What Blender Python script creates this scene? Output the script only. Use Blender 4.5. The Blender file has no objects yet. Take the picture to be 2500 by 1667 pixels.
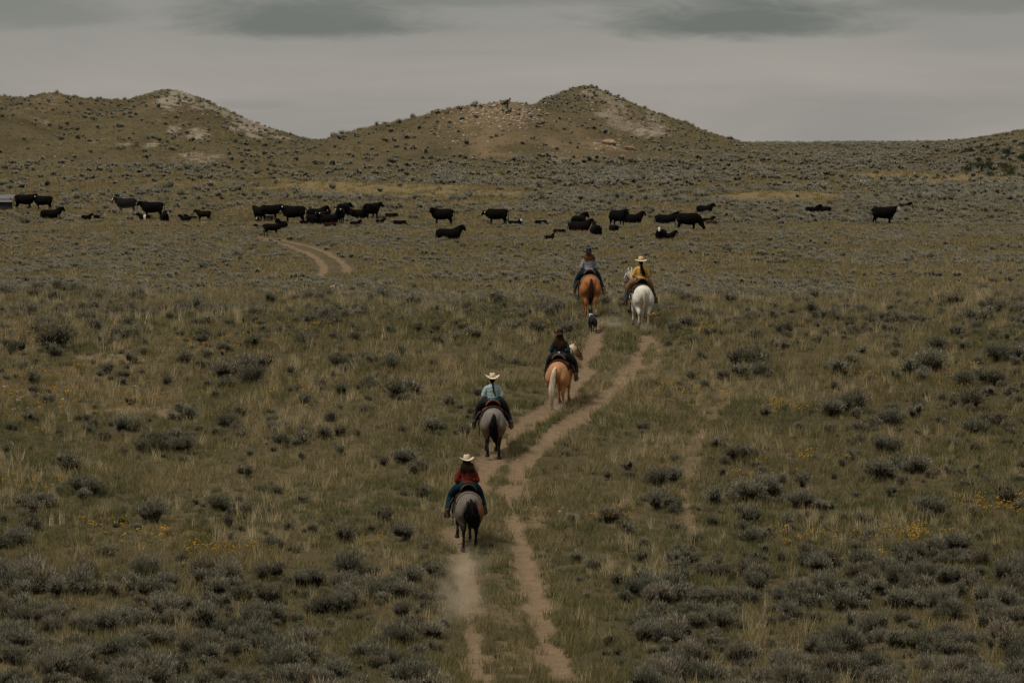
import bpy, bmesh, math, random
import numpy as np
from mathutils import Vector, Matrix, Euler

random.seed(7)
RNG = np.random.default_rng(7)
S = bpy.context.scene
C = S.collection
R = math.radians

# ------------------------------------------------------------------ camera
W_PX, H_PX, F_PX = 2500.0, 1667.0, 12500.0      # photograph size, focal length in its pixels (180 mm)
HORIZON = 350.0                                 # photograph row of the true horizon
CAM_Z = 12.0
PITCH = math.atan((H_PX / 2 - HORIZON) / F_PX)
cd = bpy.data.cameras.new('camera')
cam = bpy.data.objects.new('camera', cd)
C.objects.link(cam)
cam.location = (0, 0, CAM_Z)
cam.rotation_euler = (math.pi / 2 - PITCH, 0, 0)
cd.lens = 180.0
cd.sensor_width = 36.0
cd.clip_start = 0.5
cd.clip_end = 20000.0
S.camera = cam

# ------------------------------------------------------------------ sky, sun, exposure
SUN_EL, SUN_AZ = 60.0, -125.0          # degrees; azimuth from +Y towards +X
SKY_GAIN = 0.87
world = bpy.data.worlds.new('World')
S.world = world
world.use_nodes = True


class NT:
    """small helper round a node tree"""
    def __init__(self, tree):
        self.t = tree
        self.n = tree.nodes
        self.l = tree.links

    def new(self, kind, **kw):
        nd = self.n.new(kind)
        for k, v in kw.items():
            setattr(nd, k, v)
        return nd

    def put(self, sock, v):
        if isinstance(v, bpy.types.NodeSocket):
            self.l.new(v, sock)
        elif v is not None:
            if sock.type == 'RGBA' and hasattr(v, '__len__') and len(v) == 3:
                v = (*v, 1.0)
            sock.default_value = v

    def math(self, op, a, b=None, c=None, clamp=False):
        nd = self.new('ShaderNodeMath', operation=op, use_clamp=clamp)
        for i, v in enumerate((a, b, c)):
            if v is not None:
                self.put(nd.inputs[i], v)
        return nd.outputs[0]

    def mix(self, fac, a, b, mode='MIX'):
        nd = self.new('ShaderNodeMix', data_type='RGBA', blend_type=mode)
        self.put(nd.inputs[0], fac)
        self.put(nd.inputs[6], a)
        self.put(nd.inputs[7], b)
        return nd.outputs[2]

    def ramp(self, v, lo, hi, a=0.0, b=1.0, smooth=True):
        nd = self.new('ShaderNodeMapRange', interpolation_type='SMOOTHSTEP' if smooth else 'LINEAR')
        self.put(nd.inputs['Value'], v)
        for k, x in zip(('From Min', 'From Max', 'To Min', 'To Max'), (lo, hi, a, b)):
            self.put(nd.inputs[k], x)
        return nd.outputs[0]

    def noise(self, vec, scale, detail=3.0, rough=0.55, dist=0.0, dims='3D'):
        nd = self.new('ShaderNodeTexNoise', noise_dimensions=dims)
        if vec is not None:
            self.put(nd.inputs['Vector'], vec)
        nd.inputs['Scale'].default_value = scale
        nd.inputs['Detail'].default_value = detail
        nd.inputs['Roughness'].default_value = rough
        nd.inputs['Distortion'].default_value = dist
        return nd.outputs['Fac']

    def xyz(self, x, y, z):
        nd = self.new('ShaderNodeCombineXYZ')
        for i, v in enumerate((x, y, z)):
            self.put(nd.inputs[i], v)
        return nd.outputs[0]


def build_world():
    t = NT(world.node_tree)
    t.n.clear()
    out = t.new('ShaderNodeOutputWorld')
    bg = t.new('ShaderNodeBackground')
    bg.inputs['Strength'].default_value = 0.1
    sky = t.new('ShaderNodeTexSky', sky_type='NISHITA')
    sky.sun_disc = False
    sky.sun_elevation = R(SUN_EL)
    sky.sun_rotation = R(SUN_AZ)
    sky.air_density = 1.5
    sky.dust_density = 4.0
    tc = t.new('ShaderNodeTexCoord')
    sp = t.new('ShaderNodeSeparateXYZ')
    t.l.new(tc.outputs['Generated'], sp.inputs[0])
    az = t.math('ARCTAN2', sp.outputs[0], sp.outputs[1])
    el = t.math('ARCSINE', sp.outputs[2])
    # overcast sheet: brighter overhead, grey at the rim
    up = t.math('MAXIMUM', sp.outputs[2], 0.0)
    lum = t.math('MULTIPLY_ADD', up, 0.7, 1.0)
    # soft long cloud layers: elevation is stretched, as layers are seen edge-on
    v = t.xyz(t.math('MULTIPLY', az, 9.0), t.math('MULTIPLY', el, 55.0), 0.37)
    n1 = t.noise(v, 1.0, 5.0, 0.55, 0.4)
    layer = t.ramp(n1, 0.30, 0.72)
    v2 = t.xyz(t.math('MULTIPLY', az, 26.0), t.math('MULTIPLY', el, 240.0), 3.1)
    n2 = t.noise(v2, 1.0, 6.0, 0.6, 0.6)
    base = t.mix(layer, (0.226, 0.214, 0.198, 1), (0.290, 0.270, 0.243, 1))
    # the grey-green upper sheet and the paler strip above the hills
    top = t.ramp(el, R(0.55), R(1.7))
    base = t.mix(t.math('MULTIPLY', top, 0.75), base, (0.196, 0.200, 0.184, 1))
    warm = t.math('MULTIPLY', t.ramp(n2, 0.45, 0.8), t.ramp(el, R(1.5), R(0.3)))
    base = t.mix(t.math('MULTIPLY', warm, 0.45), base, (0.285, 0.270, 0.235, 1))

    # darker ragged cloud banks with flat undersides
    def bank(a0, e0, wa, we, amount, seed):
        vv = t.xyz(t.math('MULTIPLY', az, 75.0), t.math('MULTIPLY', el, 330.0), seed)
        nn = t.noise(vv, 1.0, 6.0, 0.62, 0.5)
        da = t.math('DIVIDE', t.math('SUBTRACT', az, a0), wa)
        de = t.math('SUBTRACT', el, e0)
        above = t.math('DIVIDE', t.math('MAXIMUM', de, 0.0), we * 1.7)
        below = t.math('DIVIDE', t.math('MINIMUM', de, 0.0), we * 0.55)
        r = t.math('SQRT', t.math('ADD', t.math('MULTIPLY', da, da),
                                  t.math('ADD', t.math('MULTIPLY', above, above), t.math('MULTIPLY', below, below))))
        r = t.math('ADD', r, t.math('MULTIPLY', t.math('SUBTRACT', nn, 0.5), 1.15))
        return t.math('MULTIPLY', t.ramp(r, 1.2, 0.25), amount)

    def a_of(px): return (px - 1250.0) / F_PX
    def e_of(py): return (HORIZON - py) / F_PX
    base_c = base
    for px, py, wa, we, am, sd in ((745, 66, 370, 62, 0.88, 1.0), (1800, 66, 400, 66, 0.95, 5.3), (1150, 0, 420, 40, 0.40, 2.2),
                                   (90, 45, 260, 60, 0.45, 9.7), (620, 262, 120, 14, 0.20, 3.3),
                                   (2380, 10, 360, 55, 0.45, 6.6)):
        m = bank(a_of(px), e_of(py), wa / F_PX, we / F_PX, am, sd)
        base_c = t.mix(m, base_c, (0.112, 0.126, 0.114, 1))
    # the same kind of banks over the rest of the sky
    v3 = t.xyz(t.math('MULTIPLY', az, 5.0), t.math('MULTIPLY', el, 9.0), 8.0)
    n3 = t.noise(v3, 1.0, 5.0, 0.6, 0.5)
    far = t.math('MULTIPLY', t.ramp(n3, 0.5, 0.75), t.ramp(el, R(2.0), R(6.0), 0.0, 0.35))
    base_c = t.mix(far, base_c, (0.13, 0.14, 0.13, 1))
    sc = t.new('ShaderNodeVectorMath', operation='SCALE')
    t.l.new(base_c, sc.inputs[0])
    t.put(sc.inputs['Scale'], t.math('MULTIPLY', lum, 10.0 * SKY_GAIN))
    mixed = t.mix(0.97, sky.outputs[0], sc.outputs[0])
    t.l.new(mixed, bg.inputs['Color'])
    t.l.new(bg.outputs[0], out.inputs['Surface'])


build_world()
sd = bpy.data.lights.new('sun', 'SUN')
sd.energy = 1.5
sd.angle = R(11)
sd.color = (1.0, 0.95, 0.87)
sun = bpy.data.objects.new('sun', sd)
C.objects.link(sun)
_d = Vector((math.sin(R(SUN_AZ)) * math.cos(R(SUN_EL)), math.cos(R(SUN_AZ)) * math.cos(R(SUN_EL)), math.sin(R(SUN_EL))))
sun.rotation_euler = _d.to_track_quat('Z', 'Y').to_euler()
sun.location = (0, 0, 200)

S.view_settings.view_transform = 'Standard'
S.view_settings.look = 'None'
S.view_settings.gamma = 1.0
S.view_settings.exposure = 0.58
S.view_settings.use_curve_mapping = False
S.render.engine = 'CYCLES'
S.cycles.max_bounces = 5
S.cycles.diffuse_bounces = 4
S.cycles.glossy_bounces = 2
S.cycles.volume_bounces = 1
S.cycles.volume_step_rate = 1.0


# ------------------------------------------------------------------ object helpers
def tag(o, label=None, cat=None, group=None, kind=None):
    if label: o['label'] = label
    if cat: o['category'] = cat
    if group: o['group'] = group
    if kind: o['kind'] = kind
    return o


def empty(name, loc=(0, 0, 0), rz=0.0, scale=1.0):
    o = bpy.data.objects.new(name, None)
    C.objects.link(o)
    o.location = loc
    o.rotation_euler = (0, 0, rz)
    o.scale = (scale,) * 3
    o.empty_display_size = 0.1
    return o


def mesh_from(name, verts, faces, smooth=True):
    me = bpy.data.meshes.new(name)
    me.from_pydata([tuple(map(float, v)) for v in verts], [], [tuple(map(int, f)) for f in faces])
    me.update()
    if smooth:
        me.polygons.foreach_set('use_smooth', np.ones(len(me.polygons), bool))
    return me


def link(name, me, mat=None, parent=None, loc=None):
    o = bpy.data.objects.new(name, me)
    C.objects.link(o)
    if mat is not None and len(me.materials) == 0:
        me.materials.append(mat)
    if parent is not None:
        o.parent = parent
    if loc is not None:
        o.location = loc
    return o


# ------------------------------------------------------------------ noise in numpy
def _hash(ix, iy, seed):
    h = (ix.astype(np.int64) * 374761393 + iy.astype(np.int64) * 668265263 + seed * 1442695041) & 0xFFFFFFFF
    h = ((h ^ (h >> 13)) * 1274126177) & 0xFFFFFFFF
    h = (h ^ (h >> 16)) & 0xFFFFFFFF
    return h / 4294967295.0


def vnoise(x, y, seed=0):
    x = np.asarray(x, float); y = np.asarray(y, float)
    ix, iy = np.floor(x), np.floor(y)
    fx, fy = x - ix, y - iy
    fx = fx * fx * fx * (fx * (fx * 6 - 15) + 10)
    fy = fy * fy * fy * (fy * (fy * 6 - 15) + 10)
    a = _hash(ix, iy, seed); b = _hash(ix + 1, iy, seed)
    c = _hash(ix, iy + 1, seed); d = _hash(ix + 1, iy + 1, seed)
    return (a + (b - a) * fx) + ((c + (d - c) * fx) - (a + (b - a) * fx)) * fy


def fbm(x, y, scale, octaves=4, seed=0, gain=0.5):
    s = 0.0; amp = 1.0; tot = 0.0
    x = np.asarray(x, float) / scale; y = np.asarray(y, float) / scale
    for k in range(octaves):
        s = s + amp * vnoise(x + 17.3 * k, y - 9.1 * k, seed + k)
        tot += amp; amp *= gain
        x = x * 2.03; y = y * 2.03
    return s / tot            # 0..1


def sstep(a, b, x):
    t = np.clip((np.asarray(x, float) - a) / (b - a), 0, 1)
    return t * t * (3 - 2 * t)


def pchip(xs, ys):
    xs = np.array(xs, float); ys = np.array(ys, float)
    h = np.diff(xs); dl = np.diff(ys) / h
    m = np.zeros(len(xs))
    for i in range(1, len(xs) - 1):
        if dl[i - 1] * dl[i] > 0:
            w1 = 2 * h[i] + h[i - 1]; w2 = h[i] + 2 * h[i - 1]
            m[i] = (w1 + w2) / (w1 / dl[i - 1] + w2 / dl[i])
    m[0] = dl[0]; m[-1] = dl[-1]

    def f(x):
        x = np.clip(np.asarray(x, float), xs[0], xs[-1])
        i = np.clip(np.searchsorted(xs, x) - 1, 0, len(xs) - 2)
        t = (x - xs[i]) / h[i]
        t2 = t * t; t3 = t2 * t
        return (ys[i] * (2 * t3 - 3 * t2 + 1) + h[i] * m[i] * (t3 - 2 * t2 + t)
                + ys[i + 1] * (-2 * t3 + 3 * t2) + h[i] * m[i + 1] * (t3 - t2))
    return f

# ------------------------------------------------------------------ terrain
# cross-section of the land along the view, metres (depth, height relative to the lens)
PROFILE = pchip([-900, -250, -60, -12, 0, 14, 35, 60, 85, 105, 113, 130, 144, 152, 166, 173, 180, 190, 204, 230, 258,
                 300, 350, 400, 430, 480, 560, 650, 760, 900, 960, 1100, 1500, 2500, 6000],
                [-9, -6, -2.6, -1.75, -1.7, -2.5, -5.6, -9.2, -11.5, -12.15, -11.95, -10.35, -8.75, -7.75, -6.05, -5.62,
                 -5.55, -5.85, -6.65, -7.45, -7.75, -7.45, -6.75, -6.4, -5.75, -5.3, -4.45, -3.2, -1.6, 0.0, 0.0, -2.0,
                 -10, -26, -60])


def skyline(pts, depth):
    """photo skyline (display px of a 2352 wide view) -> ridge height profile at that depth"""
    k = W_PX / 2352.0
    xs = [(p[0] * k - W_PX / 2) * depth / F_PX for p in pts]
    zs = [(HORIZON - p[1] * k) * depth / F_PX for p in pts]
    return pchip(xs, zs)


HILLS = [  # ridge profile, depth of ridge, front run, back run
    (skyline([(-900, 420), (-500, 300), (-200, 235), (-60, 214), (0, 219), (60, 223), (115, 213), (190, 225), (290, 231), (340, 219), (390, 207),
              (440, 219), (500, 244), (560, 272), (620, 298), (690, 322), (770, 350), (900, 400), (1100, 470)], 800), 800, 120, 110),
    (skyline([(380, 470), (560, 390), (680, 345), (740, 322), (820, 301), (920, 279), (1050, 245), (1110, 238), (1165, 233), (1200, 238), (1240, 254),
              (1290, 275), (1360, 297), (1430, 318), (1500, 338), (1600, 365), (1750, 410), (2000, 480)], 690), 690, 62, 70),
    (skyline([(950, 400), (1060, 320), (1140, 275), (1215, 244), (1260, 225), (1300, 210), (1350, 199), (1385, 208), (1420, 224), (1500, 258), (1600, 295),
              (1690, 325), (1760, 342), (1900, 375), (2100, 430)], 850), 850, 85, 80),
    (skyline([(1900, 420), (2080, 345), (2200, 325), (2300, 314), (2352, 304), (2500, 280), (2800, 255), (3200, 300), (3600, 400)], 780), 780, 130, 110),
    (skyline([(2020, 470), (2120, 432), (2190, 405), (2250, 380), (2310, 352), (2360, 334), (2450, 312), (2700, 300), (3100, 360), (3500, 470)], 630), 630, 60, 90),
]


# low swells of open dry grass on the flat: x, y, half length, half depth, height
SWELLS = [(-10, 512, 13, 10, .85), (-1, 497, 6, 7, .5), (26, 487, 7, 8, .75), (45, 592, 8, 11, .95), (53, 580, 5, 8, .7), (-20, 520, 7, 8, .6)]


def base_height(X, Y):
    X = np.asarray(X, float); Y = np.asarray(Y, float)
    # gentle sideways bend of the slope, so that contours are not straight lines
    near = sstep(90, 110, Y) * sstep(260, 200, Y)
    wob = (fbm(X, Y, 30, 2, 11) - 0.5) * 16 * near + (fbm(X, Y, 90, 2, 12) - 0.5) * 24 * sstep(260, 420, Y)
    z = PROFILE(Y + wob * sstep(4, 14, np.abs(X - 0.5) * 130 / np.maximum(Y, 60)) * 0.8)
    # roll of the near slope, away from the trail
    z = z + (fbm(X, Y, 16, 3, 21) - 0.5) * 0.7 * sstep(80, 110, Y) * sstep(2, 7, np.abs(X - 0.4)) * sstep(230, 190, Y)
    z = z + (fbm(X, Y, 20, 3, 27) - 0.5) * 1.3 * sstep(150, 172, Y) * sstep(212, 186, Y)
    z = z + (fbm(X, Y, 5.0, 3, 31) - 0.5) * 0.16
    z = z + (fbm(X, Y, 60, 3, 41) - 0.5) * 0.9 * sstep(430, 560, Y)
    z = z + (fbm(X, Y, 1500, 3, 43) - 0.5) * 60 * sstep(1300, 2600, np.hypot(X, Y))
    for sx, sy, rx, ry, am in SWELLS:
        z = z + am * np.exp(-((X - sx) / rx) ** 2 - ((Y - sy) / ry) ** 2)
    # hills
    out = z
    for prof, yr, wf, wb in HILLS:
        s = prof(X) + (fbm(X, Y, 9, 4, 51 + int(yr)) - 0.5) * 0.7
        dy = Y - yr + (fbm(X, Y, 28, 3, 61) - 0.5) * 26 * sstep(2, 30, np.abs(Y - yr))
        w = np.where(dy < 0, wf, wb)
        g = np.clip(1 - np.abs(dy) / w, 0, 1)
        g = 0.55 * g ** 1.15 + 0.45 * (g * g * (3 - 2 * g))
        gully = (fbm(X * 1.0 + Y * 0.25, Y * 0.35, 10, 3, 71 + int(yr)) - 0.5) * 3.6 * g * (1 - g) * 3
        h = np.where(s > out, out + (s - out) * g + gully * sstep(0, 3, s - out), out)
        k = 0.5                                            # soft union
        d = np.clip(0.5 + 0.5 * (h - out) / k, 0, 1)
        out = np.where(np.abs(dy) < w, np.maximum(out, h), out)
    # spread the plain sideways far outside the view
    return out + CAM_Z


def px_dir(px, py):
    xc = (px - W_PX / 2) / F_PX
    yc = -(py - H_PX / 2) / F_PX
    return np.array([xc, math.cos(PITCH) + yc * math.sin(PITCH), -math.sin(PITCH) + yc * math.cos(PITCH)])


_HIT = {}


def px2ground(px, py, t0=100.0, t1=1300.0):
    """first point of the land that the ray through a photograph pixel meets"""
    key = (round(px, 2), round(py, 2))
    if key in _HIT:
        return _HIT[key]
    d = px_dir(px, py)
    f = lambda t: d[2] * t + CAM_Z - base_height(d[0] * t, d[1] * t)
    t = np.concatenate([np.arange(t0, 300, 1.5), np.arange(300, t1, 4.0)])
    hit = np.nonzero(f(t) < 0)[0]
    i = hit[0] if len(hit) else len(t) - 1
    a, b = t[max(i - 1, 0)], t[i]
    q = np.linspace(a, b, 41)
    g = np.nonzero(f(q) < 0)[0]
    tt = q[g[0]] if len(g) else b
    _HIT[key] = (d[0] * tt, d[1] * tt)
    return _HIT[key]


def px2ground_many(px, py):
    """the same for many pixels at once"""
    px = np.asarray(px, float); py = np.asarray(py, float)
    xc = (px - W_PX / 2) / F_PX; yc = -(py - H_PX / 2) / F_PX
    dx, dy, dz = xc, math.cos(PITCH) + yc * math.sin(PITCH), -math.sin(PITCH) + yc * math.cos(PITCH)
    t = np.concatenate([np.arange(100, 300, 2.0), np.arange(300, 1000, 6.0)])
    lo = np.full(len(px), 998.0); done = np.zeros(len(px), bool)
    for a, b in zip(t[:-1], t[1:]):
        k = np.nonzero(~done)[0]
        if len(k) == 0: break
        hit = dz[k] * b + CAM_Z < base_height(dx[k] * b, dy[k] * b)
        lo[k[hit]] = a; done[k[hit]] = True
    hi = lo + np.where(lo < 300, 2.0, 6.0)
    for _ in range(7):
        m = (lo + hi) / 2
        under = dz * m + CAM_Z < base_height(dx * m, dy * m)
        hi = np.where(under, m, hi); lo = np.where(under, lo, m)
    return dx * hi, dy * hi


def to_px(X, Y, Z):
    x, y, z = X, Y, np.asarray(Z) - CAM_Z
    f = y * math.cos(PITCH) - z * math.sin(PITCH)
    u = y * math.sin(PITCH) + z * math.cos(PITCH)
    return W_PX / 2 + F_PX * x / f, H_PX / 2 - F_PX * u / f


DK = W_PX / 2352.0


def path_from(pts):
    w = np.array([px2ground(x * DK, y * DK) for x, y in pts])
    out = []
    n = len(w)
    for i in range(n - 1):                                    # Catmull-Rom
        p0, p1, p2, p3 = w[max(i - 1, 0)], w[i], w[i + 1], w[min(i + 2, n - 1)]
        for t in np.linspace(0, 1, 6, endpoint=False):
            out.append(0.5 * ((2 * p1) + (-p0 + p2) * t + (2 * p0 - 5 * p1 + 4 * p2 - p3) * t * t + (-p0 + 3 * p1 - 3 * p2 + p3) * t ** 3))
    out.append(w[-1])
    return np.array(out)


# wheel ruts and paths as seen in the photograph: polyline, half width, strength
PATHS = [
    (path_from([(1296, 1566), (1262, 1490), (1240, 1410), (1214, 1310), (1192, 1235), (1174, 1160), (1192, 1080), (1250, 1020), (1320, 965), (1390, 908),
                (1440, 860), (1470, 810), (1482, 768)]), 0.37, 1.0),
    (path_from([(1096, 1566), (1088, 1470), (1076, 1370), (1066, 1290), (1050, 1230), (1075, 1150), (1120, 1070), (1160, 1010), (1215, 968), (1275, 930),
                (1320, 885), (1348, 820), (1368, 770), (1372, 740)]), 0.36, 0.9),
    (path_from([(1372, 740), (1340, 722), (1290, 710), (1230, 702), (1160, 694)]), 0.45, 0.6),
    (path_from([(1588, 1240), (1582, 1180), (1576, 1130), (1586, 1040), (1612, 985), (1650, 925), (1672, 860), (1690, 800)]), 0.26, 0.5),
    (path_from([(585, 538), (625, 552), (670, 566), (712, 583), (738, 603), (742, 622), (716, 640), (680, 652)]), 0.30, 0.9),
    (path_from([(640, 548), (690, 560), (742, 575), (778, 595), (797, 614), (794, 630)]), 0.30, 0.9),
    (path_from([(-40, 489), (60, 488), (140, 492), (230, 501), (330, 504), (420, 506)]), 1.5, 0.9),
    (path_from([(330, 822), (240, 826), (180, 815)]), 0.5, 0.55),
    (path_from([(270, 938), (330, 945), (395, 950)]), 0.6, 0.6),
    (path_from([(1030, 1200), (1030, 1225), (1028, 1245)]), 0.5, 0.55),
    (path_from([(1495, 775), (1510, 800), (1500, 840), (1480, 870)]), 0.3, 0.7),
    (path_from([(1215, 1160), (1225, 1190), (1240, 1215)]), 0.32, 0.6),
]


def path_masks(X, Y):
    """dirt amount 0..1 and rut depth at each point"""
    X = np.asarray(X, float); Y = np.asarray(Y, float)
    dirt = np.zeros(X.shape); dep = np.zeros(X.shape)
    for pl, hw, st in PATHS:
        lo = pl.min(0) - 3; hi = pl.max(0) + 3
        m = (X > lo[0]) & (X < hi[0]) & (Y > lo[1]) & (Y < hi[1])
        if not m.any():
            continue
        x = X[m]; y = Y[m]
        best = np.full(x.shape, 1e9)
        for a, b in zip(pl[:-1], pl[1:]):
            ab = b - a
            t = np.clip(((x - a[0]) * ab[0] + (y - a[1]) * ab[1]) / max(ab @ ab, 1e-9), 0, 1)
            best = np.minimum(best, (x - a[0] - t * ab[0]) ** 2 + (y - a[1] - t * ab[1]) ** 2)
        q = 0.3 if pl[:, 1].mean() > 230 else 1.0
        d = np.sqrt(best) + ((fbm(x, y, 0.9, 3, 91) - 0.5) * hw * 1.5 + (fbm(x, y, 5.0, 2, 92) - 0.5) * hw * 0.9) * q
        v = sstep(hw * 1.35, hw * 0.35, d) * st
        dirt[m] = np.maximum(dirt[m], v)
        dep[m] = np.maximum(dep[m], sstep(hw * 1.5, hw * 0.2, d) * 0.12 * st)
    return dirt, dep


def height(X, Y):
    dirt, dep = path_masks(X, Y)
    return base_height(X, Y) - dep


def h1(x, y):
    return float(height(np.array([x]), np.array([y]))[0])


def patches(X, Y, items):
    """soft ragged patches given in photograph pixels (display x, y, half w, half h)"""
    v = np.zeros(np.shape(X))
    for x, y, w, h, s in items:
        cx, cy = px2ground(x * DK, y * DK)
        _, y0 = px2ground(x * DK, (y + h) * DK); _, y1 = px2ground(x * DK, (y - h) * DK)
        rx = w * DK * cy / F_PX
        ry = max(abs(y1 - y0) / 2, 0.5)
        ry = min(ry, 40)
        cy = (y0 + y1) / 2 if abs(y1 - y0) < 90 else cy
        m = (np.abs(X - cx) < 2.2 * rx) & (np.abs(Y - cy) < 2.2 * ry)
        if not m.any():
            continue
        q = np.hypot((X[m] - cx) / rx, (Y[m] - cy) / ry) + (fbm(X[m], Y[m], max(rx, 1.2) * 0.7, 4, 101) - 0.5) * 1.3
        v[m] = np.maximum(v[m], sstep(1.15, 0.55, q) * s)
    return v


CHALK = [(415, 222, 40, 13, 1.), (455, 240, 42, 13, 1.), (520, 266, 45, 12, .8), (585, 290, 50, 14, 1.), (640, 318, 34, 9, 1.), (455, 308, 32, 16, 1.),
         (398, 297, 20, 10, .9), (350, 333, 20, 10, 1.), (285, 333, 22, 6, 1.), (230, 322, 18, 7, .8), (105, 282, 16, 6, .8),
         (1400, 265, 50, 14, .7), (1450, 292, 70, 13, .65), (1360, 216, 40, 14, .7), (1410, 232, 36, 12, .7), (1500, 310, 50, 10, .9),
         (470, 365, 50, 13, .7), (445, 355, 40, 11, .7), (1500, 263, 30, 10, .7), (1280, 365, 60, 6, .6)]
EARTH = [(1165, 1400, 50, 60, .5), (1180, 1510, 60, 50, .55), (1150, 1320, 30, 30, .4), (1420, 880, 30, 40, .3), (1120, 262, 90, 26, .62), (1200, 265, 60, 22, .6), (1050, 275, 70, 22, .5), (1300, 290, 90, 24, .5), (1180, 310, 120, 26, .5), (950, 300, 90, 16, .4), (1440, 240, 70, 24, .5), (1560, 300, 60, 14, .45), (330, 250, 120, 22, .4), (200, 260, 120, 20, .35), (560, 310, 60, 14, .4), (60, 300, 60, 20, .35), (1270, 330, 60, 12, .6), (1390, 340, 60, 14, .7), (1100, 330, 60, 14, .45),
         (1540, 390, 14, 6, .8), (400, 365, 36, 7, .5), (130, 385, 60, 16, .5), (1310, 205, 40, 10, .35), (390, 240, 50, 9, .4), (130, 222, 50, 8, .6),
         (240, 822, 80, 14, .75), (330, 940, 70, 16, .6), (90, 905, 60, 12, .5), (120, 1110, 50, 10, .4), (1240, 1180, 40, 16, .6), (1880, 1260, 60, 12, .4),
         (560, 480, 40, 10, .5), (2180, 1270, 60, 12, .35), (1750, 1210, 40, 10, .4)]
STRAW = [(940, 446, 230, 15, 1.), (1120, 464, 100, 11, 1.), (850, 436, 140, 11, 1.), (1760, 456, 110, 12, 1.), (1860, 462, 80, 10, 1.), (2050, 406, 100, 13, 1.),
         (2160, 417, 80, 11, 1.), (660, 470, 70, 10, .6), (1010, 538, 240, 14, .6), (300, 532, 240, 18, .6), (1500, 545, 140, 14, .5), (1900, 420, 70, 9, .7),
         (1980, 545, 50, 9, .7), (640, 420, 90, 11, .7), (1750, 425, 70, 10, .6), (420, 425, 160, 14, .5), (1250, 420, 120, 10, .5)]
DARK = [(2260, 400, 40, 14, .9), (2320, 400, 60, 22, .7), (2200, 385, 40, 8, .6), (430, 318, 40, 12, .5), (300, 320, 60, 14, .4)]


def ground_masks(X, Y):
    dirt, _ = path_masks(X, Y)
    chalk = patches(X, Y, CHALK)
    earth = patches(X, Y, EARTH)
    straw = patches(X, Y, STRAW)
    for sx, sy, rx, ry, am in SWELLS:
        q = np.hypot((X - sx) / rx, (Y - sy + 4) / (ry * 1.1)) + (fbm(X, Y, 5, 3, 111) - 0.5) * 0.9
        straw = np.maximum(straw, sstep(1.1, 0.7, q))
    return dirt, chalk, earth, straw


def build_ground():
    rows = np.concatenate([np.linspace(-900, -60, 12), np.linspace(-40, 90, 30), np.arange(93, 104, 1.2), np.arange(104, 190, 0.3), np.arange(190, 255, 1.2),
                           np.arange(255, 345, 0.5), np.arange(345, 460, 0.75), np.arange(460, 640, 1.6), np.arange(640, 900, 1.6),
                           np.arange(900, 1000, 5), np.geomspace(1000, 6000, 34)])
    uc = np.linspace(-0.125, 0.125, 300)
    uo = 0.125 + np.geomspace(0.004, 1.4, 34)
    u = np.concatenate([-uo[::-1], uc, uo])
    Yg = rows[:, None] + 0 * u[None]
    Wd = np.maximum(np.abs(rows), 60.0)
    Xg = u[None] * Wd[:, None]
    shp = Xg.shape
    X = Xg.ravel(); Y = Yg.ravel()
    Z = height(X, Y)
    verts = np.column_stack([X, Y, Z])
    nr, nc = shp
    i = np.arange(nr - 1)[:, None] * nc + np.arange(nc - 1)[None]
    faces = np.stack([i, i + 1, i + nc + 1, i + nc], -1).reshape(-1, 4)
    me = bpy.data.meshes.new('ground')
    me.vertices.add(len(verts)); me.vertices.foreach_set('co', verts.ravel())
    me.loops.add(faces.size); me.loops.foreach_set('vertex_index', faces.ravel().astype(np.int32))
    me.polygons.add(len(faces))
    me.polygons.foreach_set('loop_start', np.arange(0, faces.size, 4, dtype=np.int32))
    me.polygons.foreach_set('use_smooth', np.ones(len(faces), bool))
    me.update(calc_edges=True)
    me.validate()
    dirt, chalk, earth, straw = ground_masks(X, Y)
    a = me.color_attributes.new('mask', 'FLOAT_COLOR', 'POINT')
    a.data.foreach_set('color', np.column_stack([dirt, chalk, earth, straw]).astype(np.float32).ravel())
    o = link('ground', me, MAT['ground'])
    tag(o, kind='structure')
    return o

# ------------------------------------------------------------------ materials
MAT = {}


def field_tint(t):
    """large soft patches of the range land: 0 = green, 1 = dry straw; and a finer one"""
    g = t.new('ShaderNodeNewGeometry')
    m = t.new('ShaderNodeVectorMath', operation='MULTIPLY')
    t.l.new(g.outputs['Position'], m.inputs[0])
    m.inputs[1].default_value = (1.0, 0.55, 0.0)
    a = t.noise(m.outputs[0], 0.09, 4.0, 0.6)
    b = t.noise(m.outputs[0], 0.6, 3.0, 0.6)
    sp = t.new('ShaderNodeSeparateXYZ'); t.l.new(g.outputs['Position'], sp.inputs[0])
    a = t.math('ADD', a, t.ramp(sp.outputs[1], 138.0, 178.0, 0.0, 0.10))      # the exposed crest and flat are drier
    return a, b, g.outputs['Position'], sp.outputs[1]


def new_mat(name):
    m = bpy.data.materials.new(name)
    m.use_nodes = True
    t = NT(m.node_tree)
    b = t.n.get('Principled BSDF')
    b.inputs['Roughness'].default_value = 0.85
    b.inputs['Specular IOR Level'].default_value = 0.2
    MAT[name] = m
    return m, t, b


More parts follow.
